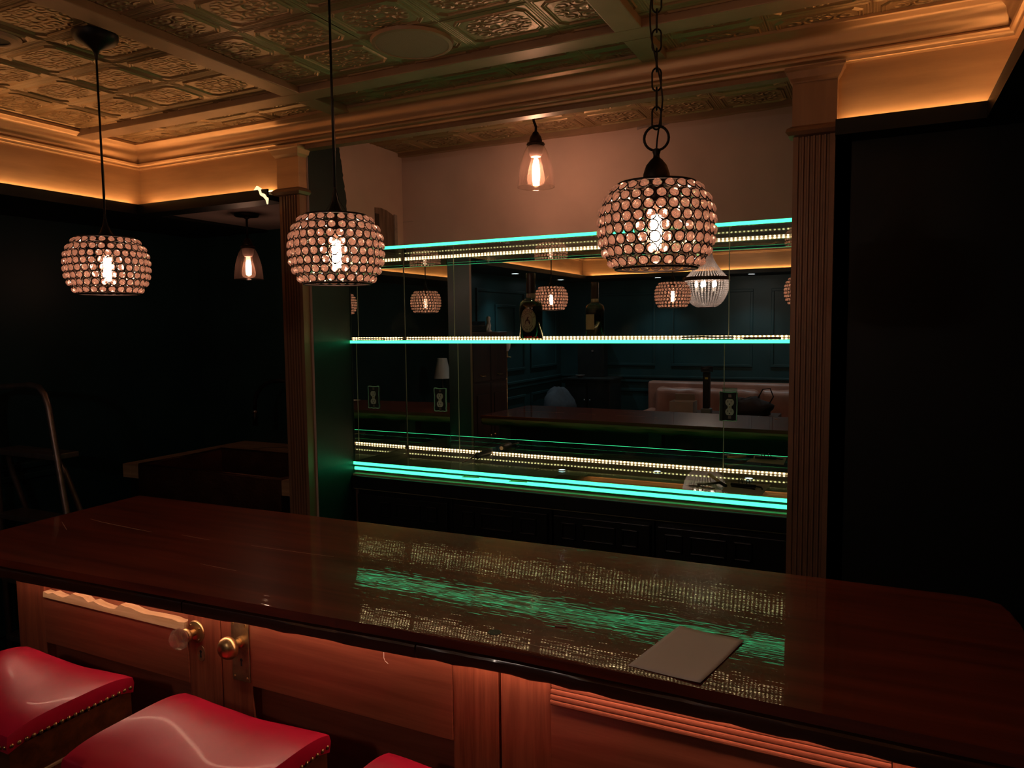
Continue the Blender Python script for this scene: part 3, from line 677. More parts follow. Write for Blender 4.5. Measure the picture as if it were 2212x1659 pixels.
Z2 = zs+.0055
tool('hex_key_set', 'black folding hex key set on the tan paper', [('body', [(-.475,2.80,Z2+.004),(-.385,2.795,Z2+.004)], .006, 'black_metal'), ('key', [(-.47,2.785,Z2),(-.40,2.775,Z2),(-.385,2.765,Z2)], .003, 'black_metal'), ('key', [(-.385,2.795,Z2+.004),(-.365,2.795,Z2+.002),(-.360,2.775,Z2)], .003, 'black_metal')])
tool('spring_clip', 'black wire spring clip on the tan paper', [('loop', [(-.445,2.80,Z2+.008),(-.447,2.805,Z2+.022),(-.438,2.805,Z2+.026),(-.433,2.80,Z2+.010)], .0018, 'black_metal'), ('loop', [(-.418,2.80,Z2+.008),(-.420,2.805,Z2+.022),(-.411,2.805,Z2+.026),(-.406,2.80,Z2+.010)], .0018, 'black_metal')])
tool('pliers', 'small pliers with splayed grey handles left of the tan paper', [('grip', [(-.59,2.76,zs+.006),(-.545,2.775,zs+.010),(-.515,2.80,zs+.012)], .0045, 'alu'), ('grip', [(-.575,2.90,zs+.020),(-.535,2.84,zs+.014),(-.515,2.80,zs+.012)], .006, 'raw_wood'), ('jaw', [(-.515,2.80,zs+.012),(-.488,2.775,zs+.006)], .006, 'black_metal')])
tag(G().prism([(-.62,2.75),(-.60,2.76),(-.52,2.735),(-.53,2.725)], zs+.0005, zs+.004, 'Z').build('metal_ruler', M['alu']), 'short metal strip beside the pliers', 'tool')
# scraps on the middle shelf, right end
zm = zz(-.0555)
tag(G().prism([(-.47,2.98),(-.33,3.0),(-.32,2.93),(-.45,2.91)], zm, zm+.003, 'Z').build('cardboard_scrap', M['tan_paper']), 'scrap of brown card at the right end of the middle shelf', 'scrap')
tag(G().bbox(-.285, -.215, 2.94, 3.03, zm, zm+.016, .003).build('small_black_box', M['black_cab']), 'small black box at the right end of the middle shelf', 'box')
tag(G().tube([(-.70,2.96,zm+.004),(-.62,2.97,zm+.006),(-.56,2.94,zm+.004),(-.50,2.97,zm+.004)], .003, 6).build('loose_wire', M['black_metal'], None, True), 'loose dark wire lying on the middle shelf', 'wire')
tag(G().tube([(-2.08,2.99,zm+.003),(-2.04,3.0,zm+.006),(-2.0,2.98,zm+.003),(-1.90,3.02,zm+.004)], .002, 6).build('loose_wire', M['white_plastic'], None, True), 'thin pale wire lying at the left of the middle shelf', 'wire')

# ================================================================== PENDANT LAMPS
NR = 8
def shade_r(tn):
    "tn -1 bottom .. 1 top"
    return .110*(1-.33*abs(tn)**2.6 if tn > 0 else 1-.29*abs(tn)**2.6)
def bead_mesh():
    g = G(); pr = [(.0015,-.0070),(.0052,-.0058),(.0086,-.0016),(.0088,.0012),(.0056,.0056),(.0018,.0066)]
    return g.lathe(pr, 9)
bead_src = None
def pendant(x, y, zc, lab, style, ztop):
    global bead_src
    t = thing('crystal_pendant', (x, y, zc), lab, 'pendant lamp', 'bowl shaped crystal pendants over the bar')
    H = .0815
    fr = G(); rows = []
    for k in range(NR):
        tn = -1+2*(k+.55)/(NR+.1); h = tn*H; r = shade_r(tn); nb = round(2*PI*r/.0228)
        sl = (shade_r(min(1, tn+.05))-shade_r(max(-1, tn-.05)))/(.1*H)
        rows.append([])
        for j in range(nb):
            a = 2*PI*(j+.5*(k % 2))/nb+.07*k
            nrm = Vector((math.cos(a), math.sin(a), -sl)).normalized()
            p = Vector((r*math.cos(a), r*math.sin(a), h)); rows[-1].append((a, p, nrm))
            u = Vector((-math.sin(a), math.cos(a), 0)); vv = nrm.cross(u)
            fr.tube([p+.0104*(math.cos(q*PI/5)*u+math.sin(q*PI/5)*vv) for q in range(10)], .0013, 4, closed=True)
    for k in range(NR-1):                       # slanting wires between the rows
        for a, p, nrm in rows[k]:
            best = min(rows[k+1], key=lambda e: abs(((e[0]-a+.10+PI) % (2*PI))-PI))
            q = best[1]; mid = (p+q)/2*1.0; side = (q-p).normalized()
            fr.tube([p+side*.0100, q-side*.0100], .0010, 4)
    for tn in (-1, 1):
        r = shade_r(tn*.985)
        fr.tube([(r*math.cos(2*PI*q/40), r*math.sin(2*PI*q/40), tn*H) for q in range(40)], .0024, 6, closed=True)
    for q in range(3):                           # spider holding the socket
        a = 2*PI*q/3+.4; r = shade_r(.985); fr.tube([(r*math.cos(a), r*math.sin(a), H), (.02*math.cos(a), .02*math.sin(a), H+.001)], .0022, 5)
    f = fr.build('shade_frame', M['wire'], t, True, local=True)
    for row in rows:
        for a, p, nrm in row:
            qt = nrm.to_track_quat('Z', 'Y')
            if bead_src is None:
                bead_src = bead_mesh().build('crystal_bead', M['crystal'], f, local=True); o = bead_src
                o.location = p; o.rotation_mode = 'QUATERNION'; o.rotation_quaternion = qt
            else: inst(bead_src, f, p, qt)
    # bulb
    b = G().lathe([(.010,.060),(.0145,.048),(.0175,.030),(.0185,.0),(.018,-.024),(.013,-.036),(.001,-.040)], 20, (0,0,-.012), cap=False).build('bulb', M['bulb_glass'], t, True, local=True)
    G().lathe([(.002,-.030),(.0105,-.028),(.0115,.0),(.0105,.036),(.002,.038)], 10, (0,0,-.014)).build('filament', M['filament'], b, True, local=True)
    G().lathe([(.0135,.048),(.0145,.058),(.0145,.090),(.010,.094)], 20).build('socket', M['bronze'], t, 40, local=True)
    top = ztop-zc
    if style == 'chain':
        G().lathe([(.0265,.079),(.027,.088),(.0255,.102),(.020,.118),(.012,.128),(.0065,.133),(.006,.138),(.008,.144),(.007,.149),(.002,.151)], 28).build('bell_cap', M['black_metal'], t, 50, local=True)
        yw = Vector((math.cos(.25), math.sin(.25), 0))
        G().tube([Vector((0,0,.170))+.0235*(math.cos(q*PI/12)*yw+math.sin(q*PI/12)*Vector((0,0,1))) for q in range(24)], .0026, 8, closed=True).build('ring', M['black_metal'], t, True, local=True)
        zl = .1905; k = 0; src = None
        while zl < top-.03:
            g = G(); L2, Wd = .0215, .0085
            pts = []
            for q in range(20):
                a = 2*PI*q/20; cz = L2*math.sin(a); cw = Wd*max(-1, min(1, 1.35*math.cos(a)))
                pts.append((cw*math.cos(k*PI/2+.3), cw*math.sin(k*PI/2+.3), zl+L2-.004+cz))
            g.tube(pts, .0019, 6, closed=True).build('chain_link', M['black_metal'], t, True, local=True)
            zl += 2*L2-.0065; k += 1
        pts = []
        for q in range(26):
            a = q/25; pts.append((.012*math.sin(a*9)*min(1, a*5), .006*math.cos(a*7)*min(1, a*5), .145+(top-.17)*a))
        G().tube(pts, .0017, 6).build('lamp_cord', M['black_metal'], t, True, local=True)
    else:
        G().lathe([(.026,.080),(.024,.086),(.015,.098),(.0075,.118),(.004,.136),(.0032,.15)], 24).build('cone_cap', M['black_metal'], t, 50, local=True)
        for s in (-1, 1): G().tube([(s*.004,0,.145),(s*.012,0,.118),(s*.030,0,.094),(s*.046,0,.083)], .0008, 4).build('tie_wire', M['wire'], t, True, local=True)
        G().tube([(0,0,.145),(0,0,top-.05)], .0030, 8).build('stem', M['black_metal'], t, True, local=True)
        G().tube([(.004,0,.15),(.0055,.001,.25),(.004,0,.36)], .0009, 4).build('ground_wire', M['alu'], t, True, local=True)
    G().lathe([(.004,top-.072),(.0058,top-.058),(.011,top-.046),(.030,top-.034),(.052,top-.024),(.060,top-.012),(.061,top-.001),(.02,top)], 32).build('canopy', M['black_metal'], t, 40, local=True)
    return t
PZ = zz(.189)
pendant(-2.030, 1.45, PZ, 'crystal pendant on a thin rod over the left end of the bar', 'rod', zz(ZC)-.002)
pendant(-1.184, 1.45, PZ, 'crystal pendant on a thin rod in front of the left pilaster, middle of the three', 'rod', zz(ZC)-.002)
pendant(-.394, 1.45, PZ+.002, 'crystal pendant hanging from a dark chain with a round ring', 'chain', zz(ZC)-.002)
# bell glass pendants
def bell(x, y, z0_, ztop, lab, sc_=1.0, crook=True, fil='filament2'):
    t = thing('bell_glass_pendant', (x, y, z0_), lab, 'pendant lamp', 'clear bell glass pendants')
    s = sc_; z = z0_
    def P(pr): return [(r*s, h*s) for r, h in pr]
    bg = [(.0740,0),(.0735,.012),(.071,.040),(.066,.075),(.057,.110),(.047,.137),(.036,.157),(.022,.166)]
    G().lathe(P(bg), 36, (x,y,z), cap=False).build('bell_shade', M['bell_glass'], t, True)
    G().tube([(x+.074*s*math.cos(2*PI*q/40), y+.074*s*math.sin(2*PI*q/40), z) for q in range(40)], .0012*s, 6, closed=True).build('glass_rim', M['bell_glass'], t, True)
    G().lathe(P([(.020,.118),(.027,.128),(.030,.148),(.031,.160),(.02,.163)]), 24, (x,y,z)).build('lamp_holder', simple('pale_holder', (.62,.40,.34), .5), t, 40)
    b = G().lathe(P([(.014,.120),(.018,.105),(.026,.072),(.035,.030),(.036,.016),(.030,.0),(.016,-.006),(.004,-.012),(.001,-.013)]), 24, (x,y,z+.012*s), cap=False).build('bulb', M['bulb_glass'], t, True)
    G().lathe(P([(.002,.008),(.013,.010),(.0145,.020),(.0150,.055),(.0125,.078),(.005,.082)]), 12, (x,y,z+.012*s)).build('filament', M[fil], b, True)
    G().lathe(P([(.035,.162),(.037,.166),(.034,.172),(.026,.176),(.026,.182),(.022,.196),(.016,.204),(.012,.212),(.008,.216)]), 28, (x,y,z)).build('socket_cup', M['bronze'], t, 45)
    zt_ = z+.214*s
    if crook: pts = [(x,y,zt_),(x+.002,y,zt_+.02),(x-.008,y,zt_+.045),(x-.009,y,ztop)]
    else: pts = [(x,y,zt_),(x,y,ztop)]
    G().tube(pts, .0055, 8).build('cord', M['black_metal'], t, True)
    G().lathe([(.012,ztop-.024),(.014,ztop-.016),(.055,ztop-.014),(.060,ztop-.002),(.02,ztop)], 28, (x if not crook else x-.009,y,0)).build('canopy', M['bronze'], t, 40)
bell(-1.235, 2.75, zz(.552), zz(ZC)-.006, 'clear bell glass pendant with glowing bulb hanging in the alcove')
bell(-2.795, 2.75, zz(.248), zz(.566), 'clear bell glass pendant with glowing bulb hanging over the sink', .93, False, 'filament3')
# ceiling speaker and the recessed ring at the frame's left edge
t = thing('ceiling_speaker', (-1.265, 1.925, zz(ZC)), 'round flush speaker grille set in the tin ceiling', 'speaker')
G().lathe([(.001,zz(ZC)-.010),(.108,zz(ZC)-.010),(.110,zz(ZC)-.009)], 48, (-1.265,1.925,0), cap=False).build('grille', M['speaker'], t)
G().lathe([(.108,zz(ZC)-.006),(.110,zz(ZC)-.012),(.120,zz(ZC)-.010),(.124,zz(ZC)-.001),(.108,zz(ZC)-.001)], 48, (-1.265,1.925,0), cap=False).build('rim', M['copper_flat'], t, 40)
t = thing('recessed_light', (-2.31, 1.335, zz(ZC)), 'dark recessed ceiling ring at the upper left edge', 'light')
G().lathe([(.038,zz(ZC)-.009),(.040,zz(ZC)-.012),(.062,zz(ZC)-.009),(.068,zz(ZC)-.001),(.038,zz(ZC)-.001)], 40, (-2.31,1.335,0), cap=False).build('trim_ring', M['copper_flat'], t, 40)
G().lathe([(.001,zz(ZC)-.007),(.038,zz(ZC)-.008)], 40, (-2.31,1.335,0), cap=False).build('baffle', M['slot'], t)

# ================================================================== BAR
ZB = zz(-.60)
t = thing('countertop', (-1.1, 1.5, ZB-.06), 'long glossy red mahogany bar top with a chipped dark front edge', 'countertop')
front = [(-2.372,1.118),(-2.20,1.124),(-2.078,1.130),(-1.60,1.152),(-1.096,1.175),(-.85,1.188),(-.603,1.200),(-.30,1.198),(-.109,1.195),(.20,1.192),(.285,1.192)]
back = [(.268,1.72),(.264,1.79),(.252,1.835),(.225,1.856),(.18,1.862),(-.092,1.852),(-.6,1.842),(-1.2,1.828),(-1.8,1.815),(-2.411,1.802)]
def slab(poly, z0_, z1_, nose):
    bm = bmesh.new(); vs = [bm.verts.new((a, b, z1_)) for a, b in poly]; f = bm.faces.new(vs)
    r = bmesh.ops.extrude_face_region(bm, geom=[f]); 
    for v in [e for e in r['geom'] if isinstance(e, bmesh.types.BMVert)]: v.co.z = z0_
    ed = [e for e in bm.edges if all(abs(v.co.z-z1_) < 1e-6 for v in e.verts)]
    bmesh.ops.bevel(bm, geom=ed, offset=nose, segments=3, affect='EDGES', profile=.5)
    return G().bm(bm)
slab(front+back, ZB-.020, ZB, .007).build('slab', M['bar'], t)
# lower edge boards below a shadow groove, in two lengths, their arris worn
def edge_board(x0, x1, seed):
    random.seed(seed); nseg = max(4, int((x1-x0)/.04)); g = G(); vs = []; fs = []
    def fy(x):
        for (a, b), (c, d) in zip(front[:-1], front[1:]):
            if a <= x <= c: return b+(d-b)*(x-a)/(c-a)
        return front[-1][1]
    for k in range(nseg+1):
        x = x0+(x1-x0)*k/nseg; y = fy(x); j = random.choice([0,0,0,.002,.004]) if 0 < k < nseg else 0; b = random.choice([0,0,0,0,.003]) if 0 < k < nseg else 0
        sec = [(y+.012,ZB-.020),(y+.011,ZB-.026),(y+.003+j,ZB-.028),(y+.001+j*.5,ZB-.032),(y+.002,ZB-.052+b),(y+.006,ZB-.056+b),(y+.06,ZB-.056+b),(y+.06,ZB-.020)]
        vs += [(x, a, c) for a, c in sec]
    n = 8
    for k in range(nseg):
        for q in range(n): l = (q+1) % n; fs.append((k*n+q, k*n+l, k*n+n+l, k*n+n+q))
    fs.append(tuple(range(n))); fs.append(tuple(nseg*n+q for q in range(n)))
    g.add(vs, fs).build('edge_board', M['bar_edge'], t, 30)
edge_board(-2.372, -1.432, 1); edge_board(-1.428, -.808, 2); edge_board(-.805, .28, 3)
G().prism([(front[0][0],1.18),(front[0][0]+.02,1.18),(-2.385,1.795),(-2.408,1.795)], ZB-.056, ZB-.020, 'Z').build('edge_board', M['bar_edge'], t)
# live edge at the bartender's side
g = G(); vs = []; fs = []; random.seed(9); xs = [-2.40+k*.065 for k in range(41)]
for x in xs:
    yb = 1.802+(x+2.411)*.0215; w1, w2 = random.uniform(-.004,.006), random.uniform(-.010,.004)
    sec = [(yb-.10,ZB-.0205),(yb-.001,ZB-.0205),(yb+.004+w1,ZB-.032),(yb+w2,ZB-.052),(yb-.012+w2,ZB-.064+w1),(yb-.10,ZB-.064)]
    vs += [(x,a,c) for a, c in sec]
for k in range(len(xs)-1):
    for q in range(6): l = (q+1) % 6; fs.append((k*6+q,k*6+l,k*6+6+l,k*6+6+q))
fs += [tuple(range(6)), tuple((len(xs)-1)*6+q for q in range(6))]
g.add(vs, fs).build('live_edge', M['live_edge'], t, 50)
M['scratch'] = simple('pale_scratch', (.55, .30, .24), .5)
def scratch(pts, wdt):
    g = G(); vs = []; fs = []
    for k, (x, y) in enumerate(pts):
        ww = wdt*(.3+.7*math.sin(PI*(k+.3)/(len(pts)))); vs += [(x, y-ww, ZB+.0004), (x, y+ww, ZB+.0004)]
    for k in range(len(pts)-1): fs.append((2*k,2*k+2,2*k+3,2*k+1))
    g.add(vs, fs).build('scratch', M['scratch'], t)
scratch([(-2.25,1.50),(-2.18,1.49),(-2.10,1.484),(-2.00,1.478),(-1.93,1.475)], .0016); scratch([(-2.30,1.44),(-2.24,1.41),(-2.19,1.385)], .0010)
scratch([(-1.82,1.49),(-1.76,1.487),(-1.70,1.486)], .0010); scratch([(-1.55,1.495),(-1.46,1.497),(-1.36,1.502),(-1.27,1.508)], .0012); scratch([(-1.55,1.32),(-1.48,1.318),(-1.42,1.318)], .0010)
scratch([(-.66,1.235),(-.56,1.232),(-.47,1.232)], .0008)
M['burn'] = simple('burn_mark', (.012, .006, .005), .5)
G().lathe([(.001,0),(.013,0),(.015,-.001)], 16, (-.662,1.255,ZB+.0006), cap=False).build('burn_mark', M['burn'], t)
# base frame behind the doors, open shelf on the bartender's side
t = thing('bar_cabinet', (-1.1, 1.55, 0), 'dark open bar base with posts and a shelf, seen under the bar in the mirrors', 'bar cabinet')
G().box(-2.37, .25, 1.378, 1.40, .03, ZB-.066).build('back_board', M['black_cab'], t)
G().bbox(-2.35, .24, 1.40, 1.74, .70, .725, .003).build('shelf_board', M['dark_wood'], t)
for x in (-2.30, -1.26, -.30, .18): G().bbox(x, x+.085, 1.66, 1.74, 0, .70, .003).build('post', M['dark_wood'], t); G().bbox(x, x+.085, 1.66, 1.74, .725, ZB-.066, .003).build('upper_post', M['dark_wood'], t)
G().bbox(-2.37, .25, 1.40, 1.46, ZB-.13, ZB-.066, .003).build('rail', M['dark_wood'], t)
# things on the hidden shelf (seen in the mirror)
t = thing('paper_towel_roll', (-1.57, 1.56, .725), 'white paper towel roll standing on the shelf under the bar', 'paper roll')
G().lathe([(.02,.726),(.100,.726),(.102,.730),(.102,.822),(.100,.826),(.022,.826)], 36, (-1.57,1.56,0), cap=False).build('roll', M['paper'], t, 40)
G().lathe([(.022,.727),(.022,.829),(.019,.829),(.019,.727)], 24, (-1.57,1.56,0), cap=False).build('core', M['tan_paper'], t, 40)
t = thing('tape_roll', (-1.80, 1.56, .725), 'small pale tape roll lying beside the paper towel roll', 'tape')
G().lathe([(.028,.7255),(.045,.7255),(.045,.765),(.028,.765)], 28, (-1.80,1.56,0), cap=False).build('tape', M['white_plastic'], t, 40)
G().lathe([(.026,.7256),(.028,.7256),(.028,.7645),(.026,.7645)], 28, (-1.80,1.56,0), cap=False).build('core', M['tan_paper'], t, 40)
# under-bar light
t = thing('led_strip', (-1.1, 1.30, ZB-.085), 'reddish light strip under the bar overhang, lighting the salvaged doors', 'light strip')
G().box(-2.36, .14, 1.298, 1.316, ZB-.084, ZB-.080).build('channel', M['alu'], t)
G().box(-2.36, .14, 1.302, 1.311, ZB-.0855, ZB-.084).build('diodes', M['led_under'], t)['kind'] = 'stuff'
for x in (-2.30, -1.75, -1.15, -.65, -.05): G().box(x, x+.02, 1.316, 1.3345, ZB-.084, ZB-.080).build('bracket', M['alu'], t)
# salvaged doors on the bar front
YD = 1.335
def door(x0, x1, sl, sr, lab, mould, ptop=None):
    t = thing('salvaged_door', ((x0+x1)/2, YD+.02, .02), lab, 'door', 'salvaged wooden doors forming the bar front')
    zt_ = ZB-.0665; pb = zz(ptop); mt = {'torn': zz(-.780), 'reeded': zz(-.722)}.get(mould, zt_); mb = {'torn': zz(-.797), 'reeded': zz(-.764)}.get(mould, zt_-.001)
    G().bbox(x0+.001, x0+sl, YD, YD+.036, .02, zt_, .0015).build('stile', M['door_v'], t)
    G().bbox(x1-sr, x1-.001, YD, YD+.036, .02, zt_, .0015).build('stile', M['door_v'], t)
    G().bbox(x0+sl+.0005, x1-sr-.0005, YD-.003, YD+.034, pb, mb, .002).build('upper_panel', M['door_h'], t)
    G().box(x0+sl, x1-sr, YD+.028, YD+.036, .20, pb-.0005).build('lower_panel', M['door_h'], t)
    G().bbox(x0+sl, x1-sr, YD, YD+.034, .02, .20, .0015).build('bottom_rail', M['door_h'], t)
    if mould == 'reeded':
        for k in range(4):
            z1_ = mt-.0105*k; G().bbox(x0+sl+.001, x1-sr-.001, YD-.002-.0026*k, YD+.02, z1_-.0095, z1_, .003).build('reeded_moulding', M['door_h'], t)
    if mould == 'torn':
        random.seed(4); g = G(); vs = []; fs = []; nn = 26; a0, a1 = x0+sl+.002, x1-sr-.01
        for k in range(nn+1):
            x = a0+(a1-a0)*k/nn; top_ = mt+.006+random.uniform(-.012,.010)*(1 if k < 18 else .2); bot = mb
            vs += [(x, YD-.0045, bot), (x, YD-.003, top_), (x, YD+.02, top_), (x, YD+.02, bot)]
        for k in range(nn):
            for q in range(4): l = (q+1) % 4; fs.append((k*4+q,k*4+l,k*4+4+l,k*4+4+q))
        fs += [(0,1,2,3), (nn*4,nn*4+1,nn*4+2,nn*4+3)]
        g.add(vs, fs).build('torn_moulding', M['raw_wood'], t)
        pass
    if mould: G().box(x0+sl, x1-sr, YD+.022, YD+.034, mb+.001, zt_-.001).build('top_rail', M['door_h'], t)
    return t
d1 = door(-2.378, -1.504, .138, .118, 'salvaged door with glass knob and torn top moulding, leftmost on the bar front', 'torn', -.938)
d2 = door(-1.502, -.696, .105, .112, 'salvaged door with round brass knob and brass plate, middle of the bar front', None, -.90)
d3 = door(-.692, .155, .115, .115, 'salvaged door with reeded top moulding, rightmost on the bar front', 'reeded', -.93)
# glass knob
kx, kz = -1.592, zz(-.792)
ro = G().lathe([(.003,YD-.006),(.018,YD-.008),(.024,YD-.005),(.028,YD-.004),(.030,YD-.001),(.030,YD)], 28, (kx,0,kz), 'Y').build('rosette', M['brass'], d1, 40)
for a in (.6, 2.2, 3.8, 5.4): G().lathe([(.0028,YD-.0095),(.0028,YD-.004)], 8, (kx+.022*math.cos(a),0,kz+.022*math.sin(a)), 'Y').build('screw', M['brass_dull'], ro)
k_ = G().lathe([(.001,YD-.030),(.009,YD-.030),(.009,YD-.006),(.001,YD-.006)], 20, (kx,0,kz), 'Y').build('knob_neck', M['brass'], d1, 40)
G().lathe([(.009,YD-.034),(.017,YD-.036),(.019,YD-.032),(.017,YD-.027),(.009,YD-.025)], 24, (kx,0,kz), 'Y').build('ferrule', M['brass'], k_, 40)
G().lathe([(.012,YD-.036),(.020,YD-.040),(.0285,YD-.050),(.0285,YD-.058),(.020,YD-.070),(.001,YD-.072)], 8, (kx,0,kz), 'Y').build('glass_knob', M['knob_crystal'], d1)['label'] = 'clear octagonal glass knob'
ex, ez = kx+.016, zz(-.848)
es = G()
es.prism([(ex+.0135*math.cos(2*PI*k/24), ez+.021*math.sin(2*PI*k/24)) for k in range(24)], YD-.0025, YD+.001, 'Y'); es = es.build('keyhole_cover', M['brass_dull'], d1)
def keyhole(x, z, y, par):
    poly = [(x+.0042*math.cos(a), z+.005+.0042*math.sin(a)) for a in [(-60+k*30)*PI/180 for k in range(11)]]+[(x-.0026,z-.011),(x+.0026,z-.011)]
    G().prism(poly, y-.0006, y+.001, 'Y').build('keyhole', M['slot'], par)
keyhole(ex, ez, YD-.0025, es)
# brass knob with plate
px0, px1 = -1.462, -1.403
pz0, pz1 = zz(-.893), zz(-.735)
plt = G().bbox(px0, px1, YD-.004, YD+.001, pz0, pz1, .0015).build('backplate', M['brass_dull'], d2)
for (a, b) in ((px0+.008, pz0+.010), (px1-.008, pz0+.010), (px0+.008, pz1-.010), (px1-.008, pz1-.010)): G().lathe([(.0012,YD-.0065),(.0038,YD-.0055),(.004,YD-.004)], 10, (a,0,b), 'Y').build('screw', M['brass'], plt)
cxk, czk = (px0+px1)/2+.004, zz(-.789)
keyhole((px0+px1)/2+.003, zz(-.842), YD-.004, plt)
k2 = G().lathe([(.010,YD-.028),(.009,YD-.022),(.010,YD-.014),(.014,YD-.012),(.0145,YD-.006),(.014,YD-.004)], 24, (cxk,0,czk), 'Y').build('knob_neck', M['brass'], d2, 40)
G().lathe([(.001,YD-.066),(.013,YD-.0645),(.022,YD-.060),(.0275,YD-.052),(.0290,YD-.046),(.0275,YD-.038),(.020,YD-.031),(.010,YD-.027)], 32, (cxk,0,czk), 'Y', False).build('brass_knob', M['brass'], d2, True)['label'] = 'round aged brass knob'
# screw hole plug, dangling thread
G().lathe([(.0055,YD-.0045),(.0060,YD-.003)], 14, (-1.235,0,zz(-.725)), 'Y').build('hole_plug', M['raw_wood'], d2)
G().lathe([(.003,YD-.0050),(.0035,YD-.0044)], 12, (-1.234,0,zz(-.7255)), 'Y').build('hole', M['slot'], d2)
tag(G().tube([(-.985,YD-.005,zz(-.70)),(-.985,YD-.006,zz(-.745)),(-.982,YD-.0055,zz(-.752)),(-.974,YD-.005,zz(-.757))], .0005, 4).build('loose_thread', M['paper']), 'fine pale thread hanging over the middle door panel', 'thread')
# paper on the bar
g = G(); cs = [Vector((-.381,1.225)),Vector((-.251,1.209)),Vector((-.212,1.413)),Vector((-.339,1.434))]; nn = 14; vs = []; fs = []
for i in range(nn+1):
    for j in range(nn+1):
        u, v = j/nn, i/nn; p = cs[0]*(1-u)*(1-v)+cs[1]*u*(1-v)+cs[2]*u*v+cs[3]*(1-u)*v
        h = .0006+.006*max(0, u-.6)**1.5*max(0, .55-v)*2+.003*max(0, .3-v)*u+.002*(1+math.sin(u*5+v*3))*.5*v
        vs.append((p.x, p.y, ZB+h))
for i in range(nn):
    for j in range(nn): k = i*(nn+1)+j; fs.append((k,k+1,k+nn+2,k+nn+1))
o = g.add(vs, fs).build('paper_sheet', M['paper'], None, True); sm = o.modifiers.new('thick', 'SOLIDIFY'); sm.thickness = .0004; sm.offset = 1
tag(o, 'blank grey sheet of paper lying on the right half of the bar top', 'paper')
tag(G().tube([(-.565,1.33,ZB+.002),(-.54,1.335,ZB+.002)], .0018, 6).build('wood_splinter', M['tan_paper']), 'tiny splinter lying on the bar left of the paper sheet', 'splinter')
